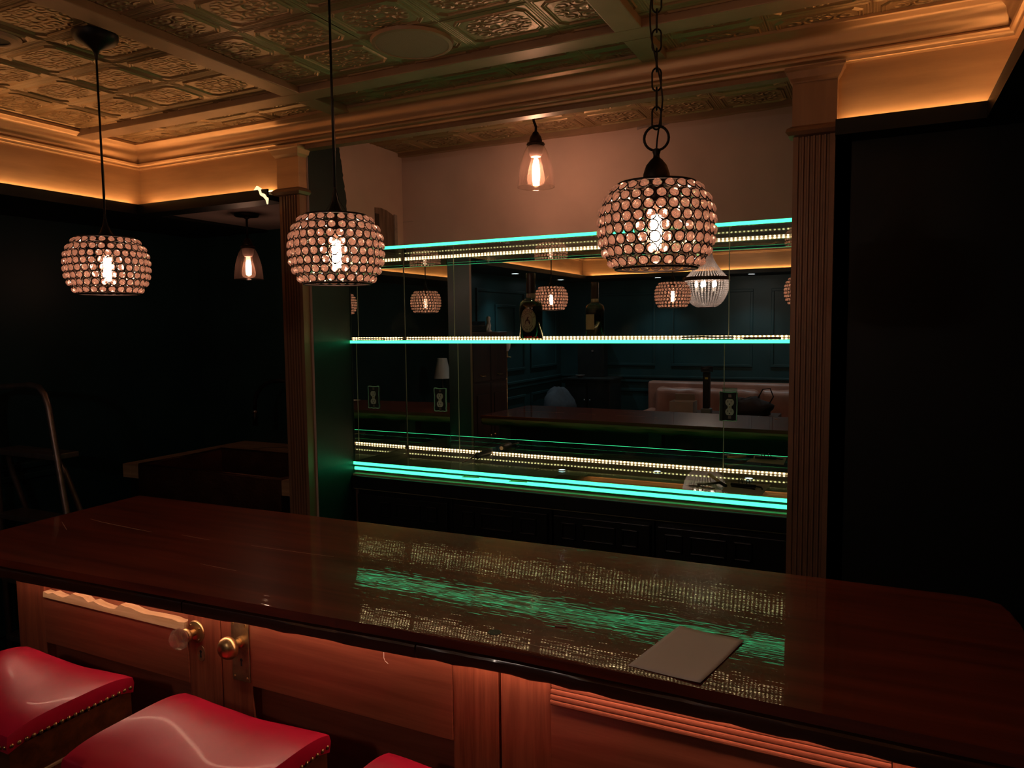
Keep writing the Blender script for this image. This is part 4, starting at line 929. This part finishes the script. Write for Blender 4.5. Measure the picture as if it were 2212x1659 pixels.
# ---- stools
nail_src = None
def stool(xc, yc, lab):
    global nail_src
    t = thing('bar_stool', (xc, yc, 0), lab, 'stool', 'red leather saddle stools along the bar')
    HX, HY = .225, .155; nx, ny = 28, 18; ztop = zz(-.905)
    def saddle(u): return .026*abs(u)**2.2
    vs = []; fs = []
    def top(u, v):
        q = 1-.62*(u**4+v**4); puff = .026*q; wr = .0020*math.sin(u*9+v*4)*max(0, q)*v*v
        return Vector((u*HX, v*HY, ztop+saddle(u)-.010+puff+wr))
    for i in range(ny+1):
        for j in range(nx+1): vs.append(top(-1+2*j/nx, -1+2*i/ny))
    for i in range(ny):
        for j in range(nx): k = i*(nx+1)+j; fs.append((k,k+1,k+nx+2,k+nx+1))
    rim = [j for j in range(nx+1)]+[i*(nx+1)+nx for i in range(1,ny+1)]+[ny*(nx+1)+j for j in range(nx-1,-1,-1)]+[i*(nx+1) for i in range(ny-1,0,-1)]
    b = len(vs); vs2 = []
    for k in rim: p = vs[k].copy(); p.z -= .040; vs2.append(p)
    n_ = len(rim); mid = [Vector((vs[k].x*1.012, vs[k].y*1.016, vs[k].z-.014)) for k in rim]
    vs += mid+vs2
    for q in range(n_):
        l = (q+1) % n_; fs.append((rim[q], rim[l], b+l, b+q)); fs.append((b+q, b+l, b+n_+l, b+n_+q))
    fs.append(tuple(b+n_+q for q in range(n_)))
    G().add(vs, fs).build('cushion', M['leather_red'], t, 60, local=True)
    # wooden saddle apron
    g = G(); vs = []; fs = []; nn = 16
    for k in range(nn+1):
        u = -1+2*k/nn; x = u*(HX-.004); zt_ = ztop+saddle(u)-.049; vs += [(x,-HY+.004,zt_),(x,HY-.004,zt_),(x,HY-.004,ztop-.105),(x,-HY+.004,ztop-.105)]
    for k in range(nn):
        for q in range(4): l = (q+1) % 4; fs.append((k*4+q,k*4+l,k*4+4+l,k*4+4+q))
    fs += [(0,1,2,3), (nn*4,nn*4+1,nn*4+2,nn*4+3)]
    ap = g.add(vs, fs).build('apron', M['stool_wood'], t, local=True)
    for sx in (-1, 1): G().bbox(sx*(HX-.003)-.003, sx*(HX-.003)+.003, -HY+.05, HY-.05, ztop-.112, ztop-.106, .001).build('apron_bead', M['raw_wood'], t, local=True)
    for sx in (-1, 1):
        for sy in (-1, 1):
            a = Vector((sx*(HX-.028), sy*(HY-.028), ztop-.105)); c = Vector((sx*(HX+.012), sy*(HY+.02), 0)); d_ = .021
            g = G(); g.add([a+Vector((p*d_, q*d_, 0)) for p, q in ((-1,-1),(1,-1),(1,1),(-1,1))]+[c+Vector((p*d_*.8, q*d_*.8, 0)) for p, q in ((-1,-1),(1,-1),(1,1),(-1,1))], [(0,1,2,3),(4,7,6,5),(0,4,5,1),(1,5,6,2),(2,6,7,3),(3,7,4,0)])
            g.build('leg', M['stool_wood'], t, local=True)
    for sy in (-1, 1): G().bbox(-HX+.03, HX-.03, sy*(HY-.012)-.012, sy*(HY-.012)+.012, .28, .32, .003).build('stretcher', M['stool_wood'], t, local=True)
    for sx in (-1, 1): G().bbox(sx*(HX-.012)-.012, sx*(HX-.012)+.012, -HY+.02, HY-.02, .20, .24, .003).build('stretcher', M['stool_wood'], t, local=True)
    # brass nail heads round the seat
    def nail(p, d):
        global nail_src
        qt = Vector(d).to_track_quat('Z', 'Y')
        if nail_src is None:
            nail_src = G().lathe([(.0055,0),(.0050,.0020),(.0030,.0036),(.0008,.0042)], 8).build('nail_head', M['brass'], t, True, local=True); o = nail_src
            o.location = p; o.rotation_mode = 'QUATERNION'; o.rotation_quaternion = qt
        else: inst(nail_src, t, p, qt)
    n1 = 19
    for k in range(n1):
        v = -1+2*(k+.5)/n1
        for s in (-1, 1): nail((s*(HX*1.004), v*HY, ztop+saddle(1)-.040), (s, 0, 0))
    n2 = 26
    for k in range(n2):
        u = -1+2*(k+.5)/n2
        for s in (-1, 1): nail((u*HX, s*HY*1.006, ztop+saddle(u)-.040), (0, s, 0))
stool(-1.935, 1.075, 'red leather saddle stool nearest the left edge, beside the glass door knob')
stool(-1.290, 1.075, 'red leather saddle stool in front of the brass knob door, second from the left')
stool(-.680, 1.075, 'red leather saddle stool of which only the top corner shows, third from the left')

# ================================================================== SINK NOOK
ZS = zz(-.66)
t = thing('copper_sink', (-2.81, 2.70, ZS-.24), 'dark hammered copper apron sink in the nook left of the pilaster', 'sink')
sx0, sx1, sy0, sy1 = -3.27, -2.34, 2.44, 2.97; wt = .018
g = G()
g.bbox(sx0, sx1, sy0, sy0+wt+.004, ZS-.235, ZS-.002, .005).bbox(sx0, sx1, sy1-wt, sy1, ZS-.235, ZS-.002, .005)
g.bbox(sx0, sx0+wt, sy0+wt, sy1-wt, ZS-.235, ZS-.002, .005).bbox(sx1-wt, sx1, sy0+wt, sy1-wt, ZS-.235, ZS-.002, .005)
g.build('apron_walls', M['sink'], t, 40)
G().bbox(sx0+.004, sx1-.004, sy0+.004, sy1-.004, ZS-.24, ZS-.215, .004).build('basin_floor', M['sink'], t)
G().lathe([(.001,ZS-.214),(.035,ZS-.2145),(.042,ZS-.213)], 24, (-2.8,2.72,0), cap=False).build('drain', M['bronze'], t)
G().tube([(sx0+.006,sy0+.006,ZS),(sx1-.006,sy0+.006,ZS),(sx1-.006,sy1-.006,ZS),(sx0+.006,sy1-.006,ZS)], .006, 8, closed=True).build('rolled_rim', M['sink'], t, True)
def cblock(x0, x1, y0, y1, lab):
    t = thing('counter_block', ((x0+x1)/2, (y0+y1)/2, ZS-.075), lab, 'counter', 'pale wooden counter pieces round the sink')
    k = max(1, round((x1-x0)/.05)); wdt = (x1-x0)/k
    for q in range(k): G().bbox(x0+q*wdt+.0004, x0+(q+1)*wdt-.0004, y0, y1, ZS-.072, ZS-.004, .0015).build('stave', M['block'], t)
cblock(-3.385, sx0-.002, 2.442, WN-.003, 'pale wood counter end left of the copper sink')
cblock(sx1+.002, XS-.113, 2.442, WN-.003, 'pale wood counter end right of the copper sink by the pilaster')
cblock(sx0-.001, sx1+.001, sy1+.002, WN-.003, 'wood counter strip behind the copper sink')
t = thing('sink_cabinet', (-2.8, 2.85, 0), 'black cabinet carrying the copper sink and its counter', 'cabinet')
G().bbox(-3.38, XS-.115, 2.47, WN-.004, 0, ZS-.245, .003).build('carcass', M['black_cab'], t)
for x0 in (-3.36, -2.82): G().bbox(x0, x0+.52, 2.455, 2.469, .1, ZS-.26, .004).build('door', M['black_cab'], t)
for x0, x1 in ((-3.38, sx0-.004), (sx1+.004, XS-.115)): G().box(x0, x1, 2.48, WN-.004, ZS-.244, ZS-.0725).build('side_filler', M['black_cab'], t)
t = thing('gooseneck_faucet', (-2.72, 3.03, ZS), 'black gooseneck faucet arching over the copper sink', 'faucet')
pts = [(-2.72,3.03,ZS-.004),(-2.72,3.03,zz(-.40))]
for k in range(13):
    a = PI*k/12; pts.append((-2.865+.145*math.cos(a), 3.03-.06*(1-math.cos(a))/2, zz(-.40)+.125*math.sin(a)))
pts += [(-3.012,2.97,zz(-.44))]
G().tube(pts, .011, 12).build('spout', M['black_metal'], t, True)
G().tube([(-3.012,2.97,zz(-.435)),(-3.014,2.97,zz(-.52))], [.013,.015], 12).build('spray_head', M['black_metal'], t, True)
G().tube([(-3.012,2.97,zz(-.438)),(-3.0125,2.97,zz(-.448))], .0142, 12).build('chrome_collar', simple('chrome', (.8,.8,.82), .15, 1), t, True)
G().lathe([(.026,ZS-.004),(.026,ZS+.006),(.016,ZS+.012),(.015,ZS+.05),(.011,ZS+.055)], 20, (-2.72,3.03,0)).build('base', M['black_metal'], t, 40)
G().tube([(-2.72,3.03,ZS+.035),(-2.665,3.0,ZS+.055)], .006, 8).build('lever', M['black_metal'], t, True)
# ---- step ladder at the far left
t = thing('step_ladder', (-3.33, 1.98, 0), 'tubular metal step ladder standing left of the bar', 'ladder')
def rail(yo, sp):
    pts = [(-3.70+.0,2.0+yo,zz(-.252)),(-3.45,2.0+yo,zz(-.243))]
    for k in range(1, 6):
        a = PI/2*k/5; pts.append((-3.335+.0-.06*(1-math.sin(a)), 2.0+yo, zz(-.243)-.07*(1-math.cos(a))+.0))
    pts += [(-3.205,2.0+yo+sp*.35,zz(-.80)),(-3.05,2.0+yo+sp,.01)]
    return pts
pts = rail(0, -.12)
pts = [(-3.64,2.0,.01),(-3.655,2.0,zz(-.36)),(-3.645,2.0,zz(-.285)),(-3.60,2.0,zz(-.25)),(-3.36,2.0,zz(-.235)),(-3.30,2.0,zz(-.243)),(-3.262,2.0,zz(-.275)),(-3.24,2.0,zz(-.33)),(-3.155,2.0,zz(-.80)),(-3.02,2.0,.01)]
G().tube(pts, .0135, 12).build('front_frame', M['alu'], t, True)
pts = [(x, y+.04+.30*(zz(-.24)-z)/zz(-.24), z-.30 if z > .5 else z) for x, y, z in pts]
G().tube([(x*.985-.05, y, z) for x, y, z in pts], .0125, 12).build('rear_frame', M['alu'], t, True)
for k, zr in enumerate((-.56, -.86, -1.16, -1.44)):
    xr = -3.24+(.33+ -(-zr)+0)*0; xr = -3.24+(abs(zr)-.33)*.17
    G().bbox(-3.645, xr, 1.985, 2.10, zz(zr), zz(zr)+.025, .004).build('step', M['alu'], t)
for x in (-3.64, -3.02): G().bbox(x-.02, x+.02, 1.98, 2.02, 0, .03, .004).build('rubber_foot', M['slot'], t)

# ================================================================== ROOM BEHIND THE CAMERA (seen in the mirrors)
# recessed downlights
for k, (x, y, lab) in enumerate(((-3.42, -.85, 'left wall, nearer the bar'), (-3.42, -2.10, 'rear left corner of the room'), (-2.33, -2.45, 'rear wall, left of the sofa centre'), (-1.27, -2.45, 'rear wall above the sofa'), (-.25, -2.45, 'rear wall at the right end of the sofa'))):
    t = thing('downlight', (x, y, zz(.552)), 'cool white recessed downlight at the '+lab, 'downlight', 'recessed downlights in the soffit')
    z = zz(.552)
    G().lathe([(.042,z-.001),(.044,z-.006),(.056,z-.004),(.060,z-.0005)], 28, (x,y,0), cap=False).build('bezel', M['black_metal'], t, 40)
    G().lathe([(.001,z-.003),(.042,z-.003)], 28, (x,y,0), cap=False).build('lens', M['down'], t)
    ld_ = bpy.data.lights.new('beam', 'SPOT'); ld_.energy = 15; ld_.color = (.72, .92, 1); ld_.spot_size = math.radians(105); ld_.spot_blend = .8; ld_.shadow_soft_size = .03
    lo = bpy.data.objects.new('beam', ld_); COL.objects.link(lo); lo.parent = t; lo.location = (0, 0, -.012)
# basket chandelier
cxh, cyh = -1.42, -.75
t = thing('chandelier', (cxh, cyh, zz(.16)), 'large basket chandelier of clear crystal beads behind the camera, seen in the mirror', 'chandelier')
def ico(r):
    bm = bmesh.new(); bmesh.ops.create_icosphere(bm, subdivisions=1, radius=r); v = [x.co.copy() for x in bm.verts]; bm.verts.index_update(); f = [[q.index for q in p.verts] for p in bm.faces]; bm.free(); return v, f
iv, iff = ico(1)
def beads(path, nstr, nb, r, name):
    g = G()
    for s in range(nstr):
        a = 2*PI*(s+.0)/nstr
        for k in range(nb):
            rr, h = path(k/(nb-1)); p = Vector((cxh+rr*math.cos(a), cyh+rr*math.sin(a), zz(h))); g.add([p+v*r for v in iv], iff)
    o = g.build(name, M['crystal_clear'], t, False); o['kind'] = 'stuff'
beads(lambda a: (.045+.155*a**1.7, .66-.25*a), 40, 20, .0072, 'upper_strands')
beads(lambda a: (.200*math.cos(a*1.15), .392-.235*math.sin(a*1.35)), 40, 18, .0095, 'basket_strands')
G().lathe([(.205,zz(.395)),(.212,zz(.395)),(.212,zz(.428)),(.205,zz(.428))], 48, (cxh,cyh,0), cap=False).build('ring_band', M['bronze'], t, 40)
G().lathe([(.04,zz(.655)),(.05,zz(.66)),(.05,zz(.672)),(.015,zz(.69)),(.006,zz(.70))], 28, (cxh,cyh,0)).build('crown', M['bronze'], t, 40)
G().tube([(cxh,cyh,zz(.69)),(cxh,cyh,zz(ZC)-.01)], .005, 8).build('stem', M['bronze'], t, True)
G().lathe([(.010,zz(ZC)-.035),(.06,zz(ZC)-.02),(.065,zz(ZC)-.003)], 28, (cxh,cyh,0)).build('canopy', M['bronze'], t, 40)
G().lathe([(.06,zz(.148)),(.075,zz(.155)),(.06,zz(.162))], 28, (cxh,cyh,0)).build('bottom_ring', M['bronze'], t, 40)
for k in range(5):
    a = 2*PI*k/5+.3; bxx, byy = cxh+.09*math.cos(a), cyh+.09*math.sin(a)
    s_ = G().lathe([(.011,zz(.30)),(.011,zz(.335)),(.006,zz(.338))], 14, (bxx,byy,0)).build('candle_socket', M['white_plastic'], t, 40)
    G().lathe([(.004,zz(.338)),(.012,zz(.35)),(.013,zz(.362)),(.007,zz(.385)),(.001,zz(.397))], 14, (bxx,byy,0)).build('candle_bulb', M['chand'], s_, True)
# sofa against the rear wall
sx0, sx1 = -2.50, -.45
t = thing('leather_sofa', ((sx0+sx1)/2, -2.35, 0), 'rose brown leather sofa against the rear wall, seen in the mirror', 'sofa')
def puffy(x0, x1, y0, y1, z0_, z1_, nm, amp=.01, b=.05):
    bm = bmesh.new(); bmesh.ops.create_cube(bm, size=1)
    for v in bm.verts: v.co = Vector(((x0+x1)/2+v.co.x*(x1-x0), (y0+y1)/2+v.co.y*(y1-y0), (z0_+z1_)/2+v.co.z*(z1_-z0_)))
    bmesh.ops.bevel(bm, geom=bm.edges[:], offset=b, segments=4, affect='EDGES', profile=.5)
    bmesh.ops.subdivide_edges(bm, edges=bm.edges[:], cuts=3, use_grid_fill=True)
    for v in bm.verts: v.co += Vector((0, amp*math.sin(v.co.x*23+v.co.z*9), amp*.6*math.sin(v.co.x*31+v.co.y*13)))
    G().bm(bm).build(nm, M['sofa'], t, True)
puffy(sx0, sx1, -2.78, -2.62, .10, .965, 'back_frame', .003, .035)
for k in range(3):
    a = sx0+.13+k*(sx1-sx0-.26)/3; puffy(a+.005, a+(sx1-sx0-.26)/3-.005, -2.64, -2.45, .46, .90, 'back_cushion', .012, .06); puffy(a+.005, a+(sx1-sx0-.26)/3-.005, -2.50, -1.96, .30, .475, 'seat_cushion', .008, .05)
for a in (sx0, sx1-.14): puffy(a, a+.14, -2.70, -1.95, .10, .64, 'arm', .004, .05)
G().bbox(sx0+.02, sx1-.02, -2.74, -1.98, .08, .30, .01).build('base_frame', M['sofa'], t)
for a in (sx0+.06, sx1-.06):
    for b_ in (-2.70, -2.02): G().lathe([(.018,0),(.026,.08)], 14, (a,b_,0)).build('foot', M['dark_wood'], t)
# low table with tools in front of the sofa
t = thing('tool_table', (-1.45, -1.45, 0), 'dark folding work table before the sofa, heaped with tools, seen in the mirror', 'table')
G().bbox(-1.95, -.85, -1.70, -1.20, .70, .74, .006).build('table_top', M['dark_wood'], t)
for x in (-1.90, -.90):
    for y in (-1.65, -1.25): G().bbox(x-.02, x+.02, y-.02, y+.02, 0, .70, .003).build('leg', M['dark_wood'], t)
t = thing('cordless_vacuum', (-1.55, -1.45, .74), 'upright dark handheld vacuum with a cord wrapped at its top, on the work table', 'vacuum')
G().bbox(-1.585, -1.515, -1.485, -1.415, .79, 1.16, .014).build('body', M['black_cab'], t)
G().bbox(-1.60, -1.50, -1.50, -1.40, .74, .79, .01).build('foot', simple('grey_plastic', (.20,.22,.20), .5), t)
G().bbox(-1.56, -1.53, -1.414, -1.409, 1.09, 1.11, .001).build('yellow_badge', simple('yellow', (.5,.38,.06), .5), t)
g = G()
for k in range(4): g.tube([(-1.55+.055*math.cos(2*PI*q/18), -1.45+.055*math.sin(2*PI*q/18), 1.17+.014*k+.004*math.sin(q)) for q in range(18)], .007, 6, closed=True)
g.build('wrapped_cord', M['slot'], t, True)
t = thing('cardboard_box', (-1.78, -1.42, .74), 'open brown cardboard box with a raised flap on the work table', 'box')
g = G(); g.box(-1.90,-1.66,-1.52,-1.515,.742,.86).box(-1.90,-1.66,-1.325,-1.32,.742,.86).box(-1.90,-1.895,-1.515,-1.325,.742,.86).box(-1.665,-1.66,-1.515,-1.325,.742,.86); g.build('sides', M['tan_paper'], t)
G().prism([(-1.52,.86),(-1.48,.93),(-1.475,.928),(-1.515,.858)], -1.88, -1.68, 'X').build('flap', M['tan_paper'], t)
G().box(-1.895,-1.665,-1.515,-1.325,.742,.746).build('bottom', M['tan_paper'], t)
t = thing('tool_bag', (-1.12, -1.45, .74), 'dark soft tool bag with cable loops on the work table', 'bag')
bm = bmesh.new(); bmesh.ops.create_uvsphere(bm, u_segments=20, v_segments=12, radius=1)
for v in bm.verts: v.co = Vector((-1.12+v.co.x*.22+.02*math.sin(v.co.z*7), -1.45+v.co.y*.16, max(.741, .80+v.co.z*.12+.012*math.sin(v.co.x*9))))
G().bm(bm).build('bag_body', simple('bag_cloth', (.035,.022,.022), .85, bump=.3, bscale=25), t, True)
G().tube([(-1.05,-1.44,.90),(-1.0,-1.43,1.0),(-.93,-1.43,1.01),(-.90,-1.44,.93),(-.94,-1.42,.85)], .006, 8).build('cable_loop', M['slot'], t, True)
G().tube([(-1.25,-1.40,.89),(-1.10,-1.38,.93)], .004, 6).build('rod', M['alu'], t, True)
# grey draped armchair by the left wall
t = thing('draped_armchair', (-3.25, -1.85, 0), 'armchair under a pale grey cloth near the left wall, seen in the mirror', 'armchair')
bm = bmesh.new(); bmesh.ops.create_uvsphere(bm, u_segments=24, v_segments=14, radius=1)
for v in bm.verts: v.co = Vector((-3.35+v.co.x*.16+.02*math.sin(v.co.z*6), -1.85+v.co.y*.36, .62+v.co.z*.31+.02*math.sin(v.co.y*11)))
G().bm(bm).build('draped_back', M['cloth_grey'], t, True)
G().bbox(-3.45, -2.75, -2.2, -1.5, .12, .45, .06).build('draped_seat', M['cloth_grey'], t, 50)
for x in (-3.40, -2.82):
    for y in (-2.15, -1.55): G().lathe([(.016,0),(.022,.13)], 12, (x,y,0)).build('foot', M['dark_wood'], t)
# tall dark cabinet on the left wall with ornaments
t = thing('tall_cabinet', (-3.50, 0, 0), 'tall dark brown cabinet on the left wall, seen at the left of the mirror', 'cabinet')
G().bbox(WL+.032, -3.30, -.36, .34, .0, 1.56, .006).build('carcass', M['dark_wood'], t)
G().bbox(WL+.032, -3.285, -.375, .355, 1.56, 1.60, .006).build('cornice', M['dark_wood'], t)
for y0 in (-.35, -.005):
    dd = G().bbox(-3.30, -3.282, y0, y0+.335, .05, 1.12, .004).build('door', M['dark_wood'], t)
    G().bbox(-3.283, -3.274, y0+.06, y0+.275, .15, 1.02, .004).build('raised_panel', M['dark_wood'], dd)
    G().lathe([(.010,-3.274),(.014,-3.262),(.006,-3.255)], 12, (0,y0+(.30 if y0 < -.1 else .035),.62), 'X').build('knob', M['brass'], dd)
    dr = G().bbox(-3.30, -3.280, y0, y0+.335, 1.14, 1.54, .004).build('upper_door', M['dark_wood'], t)
    G().tube([(-3.28,y0+.12,1.20),(-3.262,y0+.13,1.19),(-3.262,y0+.20,1.19),(-3.28,y0+.21,1.20)], .004, 6).build('pull', M['brass'], dr)
t = thing('black_tray', (-3.48, .1, 1.60), 'black tray with a curled end on top of the tall cabinet', 'tray')
G().bbox(-3.56, -3.36, -.08, .30, 1.60, 1.66, .006).build('tray_base', M['black_cab'], t)
G().prism([(-.08,1.66),(-.08,1.70),(-.03,1.685),(.05,1.66)], -3.55, -3.37, 'X').build('curled_end', M['black_cab'], t)
G().prism([(.30,1.66),(.30,1.74),(.24,1.70),(.16,1.66)], -3.55, -3.37, 'X').build('curled_end', M['black_cab'], t)
t = thing('white_figurine', (-3.40, -.20, 1.60), 'small white porcelain figurine beside the black tray on the tall cabinet', 'ornament')
G().lathe([(.030,1.60),(.032,1.608),(.020,1.62),(.026,1.66),(.016,1.70),(.022,1.72),(.020,1.742),(.001,1.752)], 16, (-3.40,-.20,0)).build('body', M['paper'], t, True)
G().tube([(-3.40,-.20,1.68),(-3.39,-.16,1.65),(-3.39,-.13,1.612)], [.010,.012,.013], 8).build('arm', M['paper'], t, True)
t = thing('brass_floor_lamp', (-3.36, -.50, 0), 'thin brass floor lamp with a small white glass cup beside the tall cabinet', 'lamp')
G().lathe([(.12,0),(.12,.015),(.03,.03),(.008,.05)], 28, (-3.36,-.50,0)).build('base', M['brass'], t, 40)
G().tube([(-3.36,-.50,.04),(-3.36,-.50,1.34)], .008, 10).build('pole', M['brass'], t, True)
G().lathe([(.05,1.335),(.052,1.34),(.02,1.35),(.018,1.38),(.02,1.40)], 20, (-3.36,-.50,0)).build('cup', M['brass'], t, 40)
G().lathe([(.022,1.40),(.040,1.43),(.048,1.50)], 24, (-3.36,-.50,0), cap=False).build('glass_shade', M['paper'], t, True)
# black sideboard in the rear left corner
t = thing('black_sideboard', (-3.15, -2.55, 0), 'black sideboard in the rear left corner, seen in the mirror', 'sideboard')
G().bbox(-3.46, -2.88, -2.76, -2.32, .05, .98, .006).build('carcass', M['black_cab'], t)
G().bbox(-3.48, -2.86, -2.78, -2.29, .98, 1.005, .006).build('top', M['black_cab'], t)
for x0 in (-3.45, -3.16):
    dd = G().bbox(x0, x0+.275, -2.32, -2.305, .10, .94, .004).build('door', M['black_cab'], t)
    G().lathe([(.010,-2.305),(.013,-2.292),(.004,-2.286)], 12, (x0+(.25 if x0 < -3.3 else .03),0,.74), 'Y').build('knob', simple('nickel', (.7,.7,.7), .2, 1), dd)
t = thing('small_hutch', (-3.23, -2.69, 1.005), 'small black hutch with a round dial on the black sideboard', 'hutch')
G().bbox(-3.40, -3.06, -2.78, -2.60, 1.005, 1.46, .006).build('body', M['black_cab'], t)
G().lathe([(.012,-2.60),(.014,-2.59)], 14, (-3.2,0,1.33), 'Y').build('dial', M['alu'], t)
t = thing('silver_dish', (-3.30, -2.42, 1.005), 'small silver dish on the black sideboard', 'dish')
G().lathe([(.02,1.005),(.025,1.012),(.055,1.03),(.06,1.036),(.052,1.032),(.001,1.015)], 24, (-3.30,-2.42,0)).build('bowl', M['alu'], t, True)
G().lathe([(.058,1.034),(.062,1.036),(.058,1.038)], 24, (-3.30,-2.42,0)).build('rim', M['alu'], t, True)
# side table and white shaded lamp at the right (only seen by double reflection)
t = thing('side_table', (.80, -2.0, 0), 'small dark side table at the right of the room', 'table')
G().lathe([(.22,.60),(.23,.605),(.23,.625),(.22,.63)], 32, (.80,-2.0,0)).build('top', M['dark_wood'], t, 40)
G().tube([(.80,-2.0,.02),(.80,-2.0,.60)], .025, 12).build('column', M['dark_wood'], t, True)
G().lathe([(.17,0),(.17,.02),(.03,.05)], 28, (.80,-2.0,0)).build('foot', M['dark_wood'], t, 40)
t = thing('table_lamp', (.80, -2.0, .63), 'table lamp with a white tapered shade on the side table', 'lamp')
G().lathe([(.06,.63),(.06,.645),(.02,.66),(.045,.74),(.05,.80),(.02,.88),(.012,.92),(.012,1.02)], 24, (.80,-2.0,0)).build('base', M['black_cab'], t, 40)
G().lathe([(.115,.99),(.062,1.25)], 28, (.80,-2.0,0), cap=False).build('lamp_shade', M['paper'], t, True)
